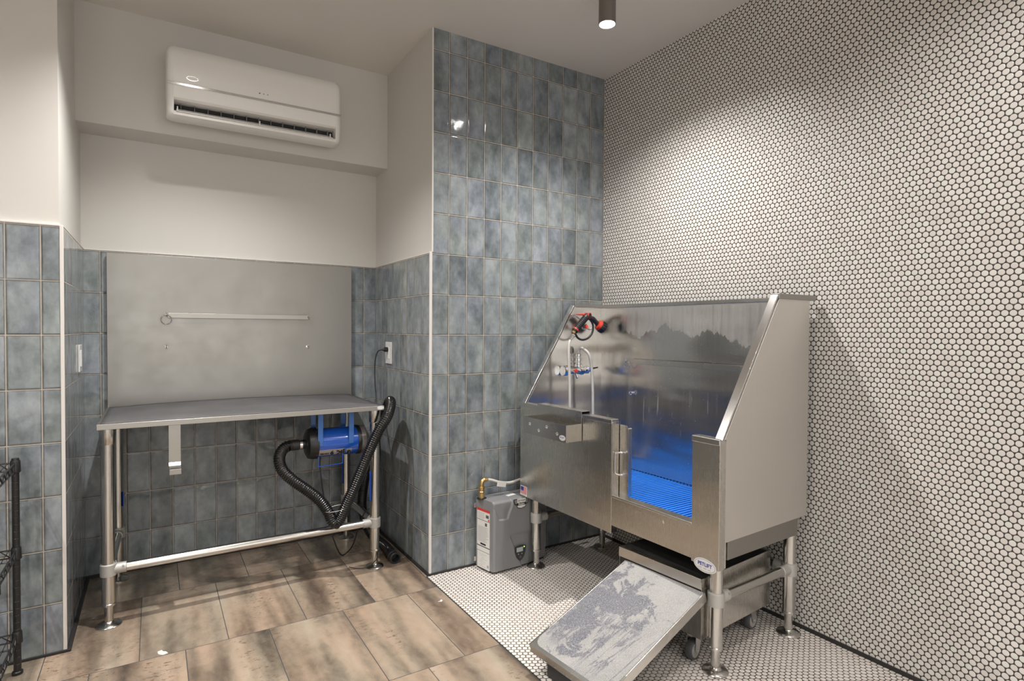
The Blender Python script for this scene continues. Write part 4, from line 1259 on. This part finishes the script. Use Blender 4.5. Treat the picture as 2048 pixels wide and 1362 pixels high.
MB().tube([g1 + Vector((0.002, 0, 0.010)), g1 + Vector((-0.030, 0.012, 0.012)), g1 + Vector((-0.060, 0.016, 0.012))], [0.007, 0.0045, 0.003], 10).build('thumb_lever', M_RED, SG)
brl = MB()
brl.tube([P3(2.085, 1.330), P3(2.120, 1.320), P3(2.145, 1.300), P3(2.158, 1.288)], [0.014, 0.014, 0.013, 0.015], 18)
brl.build('barrel', M_BLACKRUB, SG)
hd = Vector((0.85, -0.25, -0.52)).normalized()
hh = Vector(P3(2.152, 1.292))
MB().lathe([(0.016, 0), (0.027, 0.004), (0.030, 0.010), (0.030, 0.018), (0.0275, 0.020)], hh, hd, 28).build('red_collar', M_RED, SG)
hb = MB()
hb.lathe([(0.0285, 0.018), (0.0305, 0.021), (0.0305, 0.046), (0.027, 0.050), (0.022, 0.049), (0, 0.047)], hh, hd, 28)
e1 = hd.cross(Vector((0, 1, 0))).normalized(); e2 = hd.cross(e1)
for k in range(14):
    a_ = 2 * math.pi * k / 14
    rr_ = e1 * math.cos(a_) + e2 * math.sin(a_)
    hb.tube([hh + hd * 0.022 + rr_ * 0.0305, hh + hd * 0.046 + rr_ * 0.0305], 0.0026, 6)
hb.build('spray_head', M_BLACK, SG)
MB().tube(spline([P3(1.992, 1.238), P3(2.012, 1.215), P3(2.045, 1.205), P3(2.085, 1.215), P3(2.115, 1.245), P3(2.120, 1.285), P3(2.100, 1.315), P3(2.080, 1.325)], 8), 0.0058, 12).build('trigger_guard', M_BLACKRUB, SG)
MB().tube(spline([P3(2.035, 1.275), P3(2.055, 1.262), P3(2.075, 1.268), P3(2.095, 1.262), P3(2.108, 1.268)], 6), 0.0042, 10).build('trigger', M_ZINC, SG)
MB().lathe([(0.006, -0.002), (0.010, 0.010), (0.010, 0.020)], Vector(P3(2.066, 1.288)), (0.4, -0.2, -1), 12).build('trigger_pad', M_RED, SG)
MB().lathe([(0.0085, 0), (0.0085, 0.026), (0.011, 0.028), (0.011, 0.036)], Vector(P3(1.956, 1.206)), gd, 16).build('swivel', M_CHROME, SG)
sh_ = spline([P3(1.962, 1.212), P3(1.950, 1.18), P3(1.948, 1.12), P3(1.955, 1.0), P3(1.958, 0.88), P3(1.958, 0.72), P3(1.965, 0.60), P3(2.0, 0.53), P3(2.06, 0.53), P3(2.108, 0.60), P3(2.124, 0.72), P3(2.124, 0.85),
              P3(2.120, 0.97), P3(2.112, 1.05), P3(2.094, 1.12), P3(2.076, 1.150, 2.49), P3(2.070, 1.158, 2.51), P3(2.067, 1.150, 2.527), P3(2.067, 1.122, 2.530)], 10)
MB().tube(sh_, 0.0078, 14).build('hose', M_HOSEPALE, SG)
hk = MB().tube(spline([P3(2.055, 1.345, 2.556), P3(2.055, 1.330, 2.53), P3(2.055, 1.318, 2.50), P3(2.055, 1.330, 2.492)], 5), 0.0035, 8).build('wall_hook', M_CHROME, SG)

# ================================================================== SOAP CADDY hooked over the tub front
CD = thing('soap_caddy', (1.66, 2.28, 0.74), 'steel tray with cut-out paw prints hooked over the front of the pet tub', 'caddy')
cy0, cy1 = 2.084, 2.424
cz0, cz1 = 0.746, 0.8255
bk = MB()
bk.box((x0 - 0.0045, cy0 - 0.004, 0.747), (x0 - 0.0028, cy1, 0.8825))
bk.box((x0 - 0.0045, cy0 - 0.004, 0.881), (x1 + 0.012, cy1, 0.8828))
bk.box((x1 + 0.0105, cy0 - 0.004, 0.865), (x1 + 0.012, cy1, 0.8828))
bk.build('hook_plate', M_STY, CD, bevel=0.0006)
tr = MB()
xf = 1.607
tr.box((xf, cy0, cz0), (xf + 0.0015, cy1, cz1))
tr.box((xf, cy0, cz0), (x0 - 0.004, cy1, cz0 + 0.0015))
tr.box((xf, cy0, cz0), (x0 - 0.004, cy0 + 0.0015, cz1))
tr.box((xf, cy1 - 0.0015, cz0), (x0 - 0.004, cy1, cz1))
tray = tr.build('tray', M_STY, CD, bevel=0.0005)
for (py, pz, rot) in ((2.366, 0.794, 0.5), (2.292, 0.772, -0.2), (2.229, 0.798, 0.4), (2.149, 0.777, -0.1)):
    pw = MB()
    ca, sa = math.cos(rot), math.sin(rot)
    for (a_, c_, ru, rv) in ((0, -0.003, 0.0052, 0.0042), (-0.0078, 0.001, 0.0019, 0.0026), (-0.003, 0.0062, 0.0019, 0.0028), (0.003, 0.0062, 0.0019, 0.0028), (0.0078, 0.001, 0.0019, 0.0026)):
        yy, zz = py - (a_ * ca - c_ * sa), pz + a_ * sa + c_ * ca
        pw.ell((xf - 0.0001, yy, zz), (0, -1, 0), (0, 0, 1), (-1, 0, 0), ru, rv, 0.0004, 14)
    pw.build('paw_print', M_ETCH, tray)
oval_badge(CD, (xf - 0.0002, 2.110, 0.765), (0, -1, 0), (0, 0, 1), (-1, 0, 0), 0.022, 0.0125)

# the tub and all it carries stand turned 1.85 degrees to the wall
rz_ = math.radians(1.85)
RT_ = Matrix.Rotation(rz_, 4, 'Z')
PIV = Vector((1.70, 1.338, 0))
for o in (B, GR, SG, CD):
    o.location = RT_ @ (o.location - PIV) + PIV
    o.rotation_euler = (0, 0, rz_)

# ================================================================== STEP CART WITH RAMP under the tub
CT = thing('ramp_cart', (1.93, 1.65, 0), 'low steel box cart on casters with a sloping grit ramp below the tub opening', 'ramp cart')
ca = math.radians(5.25)
CF = Vector((1.712, 1.420, 0))                  # front right corner, on the ground
ex = Vector((math.cos(ca), math.sin(ca), 0))    # into the room's right
ey = Vector((-math.sin(ca), math.cos(ca), 0))   # along the front, to the left
def cm(u, v, z): return CF + ex * u + ey * v + Vector((0, 0, z))
MC = Matrix((ex, ey, Vector((0, 0, 1)))).transposed().to_4x4(); MC.translation = CF
CW, CDp, Z0, Z1 = 0.403, 0.480, 0.115, 0.343
bx_ = MB()
bx_.box((0, 0, Z0), (CDp, 0.002, Z1 - 0.012), MC); bx_.box((0, CW - 0.002, Z0), (CDp, CW, Z1 - 0.012), MC)
bx_.box((CDp - 0.002, 0, Z0), (CDp, CW, Z1 - 0.012), MC)
bx_.box((0.0, 0, Z0), (0.002, CW, 0.262), MC)
bx_.box((0, 0, Z0), (CDp, CW, Z0 + 0.002), MC)
bx_.build('box_body', M_STZ, CT, bevel=0.001)
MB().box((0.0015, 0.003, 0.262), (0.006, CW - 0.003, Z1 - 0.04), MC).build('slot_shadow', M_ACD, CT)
lp_ = MB()
lp_.box((-0.004, -0.001, Z1 - 0.040), (0.0, CW + 0.001, Z1), MC)
lp_.box((-0.004, -0.001, Z1 - 0.002), (0.028, CW + 0.001, Z1), MC)
lp_.box((-0.004, -0.001, Z1 - 0.014), (CDp, 0.003, Z1), MC)
lp_.box((-0.004, CW - 0.003, Z1 - 0.014), (CDp, CW + 0.001, Z1), MC)
lp_.box((CDp - 0.02, 0, Z1 - 0.014), (CDp + 0.001, CW, Z1), MC)
lp_.build('top_lip', M_STY, CT, bevel=0.001)
MB().box((0.020, 0.005, Z1 - 0.012), (CDp - 0.012, CW - 0.005, Z1 - 0.002), MC).build('top_mat', M_BLACKMAT, CT)
# ramp
rt = [Vector((1.6613, 1.7868, 0.290)), Vector((1.6964, 1.4045, 0.290)), Vector((1.1966, 1.3586, 0.1074)), Vector((1.1615, 1.7409, 0.1074))]
rn_ = Vector((-0.0128, -0.0012, 0.0353)).normalized() * 1.0
rn_ = (rt[1] - rt[0]).cross(rt[3] - rt[0]).normalized()
if rn_.z < 0: rn_ = -rn_
RX = (rt[3] - rt[0]).normalized(); RY = (rt[1] - rt[0]).normalized()
RL, RW = (rt[3] - rt[0]).length, (rt[1] - rt[0]).length
MR = Matrix((RX, RY, rn_)).transposed().to_4x4(); MR.translation = rt[0]
rp = MB()
rp.box((-0.02, 0, -0.0375), (RL, RW, -0.004), MR)
rp.box((-0.02, 0, -0.006), (RL, 0.006, 0.0), MR); rp.box((-0.02, RW - 0.006, -0.006), (RL, RW, 0.0), MR)
ramp = rp.build('ramp', M_STY, CT, bevel=0.0015)
# rim plate with a rounded inner corner at the foot of the ramp
rim = MB()
def lipshape():
    o = [(RL, RW), (RL, 0)]
    inner = []
    r_ = 0.040
    x_in, y_lo, y_hi = RL - 0.016, 0.006, RW - 0.006
    inner.append((RL - 0.10, y_lo))
    for k in range(9):
        a_ = -math.pi / 2 + (math.pi / 2) * k / 8
        inner.append((x_in - r_ + r_ * math.cos(a_), y_lo + r_ + r_ * math.sin(a_)))
    for k in range(9):
        a_ = (math.pi / 2) * k / 8
        inner.append((x_in - r_ + r_ * math.cos(a_), y_hi - r_ + r_ * math.sin(a_)))
    inner.append((RL - 0.10, y_hi))
    return [(RL - 0.10, 0), (RL, 0), (RL, RW), (RL - 0.10, RW)] + inner[::-1]
rim.prism(lipshape(), 'z', -0.005, 0.0, MR)
rim.build('ramp_rim', M_STY, CT, bevel=0.0)
MB().box((-0.018, 0.0062, -0.0042), (RL - 0.012, RW - 0.0062, -0.0012), MR).build('ramp_grit', M_GRITR, CT)
ft = MB()
c_ = (rt[3] + rt[2]) / 2
for v0, v1 in ((0.055, RW - 0.055),):
    fx = rt[3] - RX * 0.045
    p0, p1 = fx + RY * v0, fx + RY * v1
    hgt = p0.z - 0.036
    q = [p0, p1, p1 - RX * 0.03, p0 - RX * 0.03]
    A_ = [ft.bm.verts.new((p.x, p.y, 0.0)) for p in q]
    B_ = [ft.bm.verts.new((p.x, p.y, p.z - 0.034)) for p in q]
    ft.bm.faces.new(A_[::-1]); ft.bm.faces.new(B_)
    for k in range(4):
        ft.bm.faces.new([A_[k], A_[(k + 1) % 4], B_[(k + 1) % 4], B_[k]])
ft.build('ramp_foot', M_DKGREY, CT)
# casters
def caster(u, v, ang):
    p = cm(u, v, 0)
    R = 0.0385
    d = Vector((math.cos(ang), math.sin(ang), 0))         # rolling direction
    ax_ = Vector((-d.y, d.x, 0))                          # axle
    piv = Vector((p.x, p.y, Z0))
    wc = Vector((p.x, p.y, R)) - d * 0.018
    root = bpy.data.objects.new('caster', None)
    root.location = piv - CT.location
    COL.objects.link(root); root.parent = CT
    w_ = MB()
    w_.lathe([(R - 0.010, -0.013), (R - 0.003, -0.0145), (R, -0.010), (R, 0.010), (R - 0.003, 0.0145), (R - 0.010, 0.013)], wc, ax_, 36)
    w_.build('wheel', M_TYRE, root)
    MB().lathe([(0, -0.0155), (0.010, -0.0155), (0.018, -0.0135), (0.027, -0.0150), (R - 0.009, -0.0135), (R - 0.009, 0.0135), (0.027, 0.0150), (0.018, 0.0135), (0.010, 0.0155), (0, 0.0155)], wc, ax_, 32).build('hub', M_HUB, root)
    f_ = MB()
    for s_ in (-1, 1):
        o_ = ax_ * (0.0185 * s_)
        M_ = Matrix((d, Vector((0, 0, 1)), ax_)).transposed().to_4x4()
        M_.translation = Vector((p.x, p.y, 0)) + o_
        f_.prism([(-0.018 - 0.011, R - 0.004), (-0.018, R - 0.012), (-0.018 + 0.012, R - 0.006), (0.022, Z0 - 0.012), (0.026, Z0 - 0.008), (-0.026, Z0 - 0.008), (-0.030, Z0 - 0.03)], 'z', -0.0012, 0.0012, M_)
    f_.box((-0.026, -0.0197, Z0 - 0.010), (0.026, 0.0197, Z0 - 0.007), Matrix.Translation((p.x, p.y, 0)) @ Matrix.Rotation(ang, 4, 'Z'))
    f_.lathe([(0.022, 0), (0.022, 0.008)], (p.x, p.y, Z0 - 0.009), seg=24)
    f_.build('fork', M_ZINC, root)
    MB().lathe([(0.0045, -0.023), (0.0045, 0.023)], wc, ax_, 10).build('axle', M_ZINC, root)
for u, v, a_ in ((0.065, 0.070, math.radians(12)), (0.065, CW - 0.065, math.radians(20)), (0.42, 0.060, math.radians(-170)), (0.42, CW - 0.065, math.radians(160))):
    caster(u, v, a_)

# ================================================================== litter on the floor
for (x, y, s_, r_, lab_) in ((1.123, 2.419, 0.016, 0.4, 'tiny white scrap on the floor beside the penny tiles'), (0.017, 2.588, 0.030, 2.2, 'white chipped scrap on the floor in front of the left table leg')):
    mm = MB()
    n = 9
    A_ = []
    for k in range(n):
        a_ = 2 * math.pi * k / n
        rr_ = s_ * (0.35 + 0.65 * rnd.random()) * (1.0 if abs(math.cos(a_)) > 0.5 else 0.45)
        A_.append((rr_ * math.cos(a_), rr_ * math.sin(a_)))
    mm.prism(A_, 'z', 0.0, 0.0012, Matrix.Translation((x, y, 0.0)) @ Matrix.Rotation(r_, 4, 'Z'))
    tag(mm.build('paper_scrap', M_PAPER, None, origin=(x, y, 0)), lab_, 'scrap')
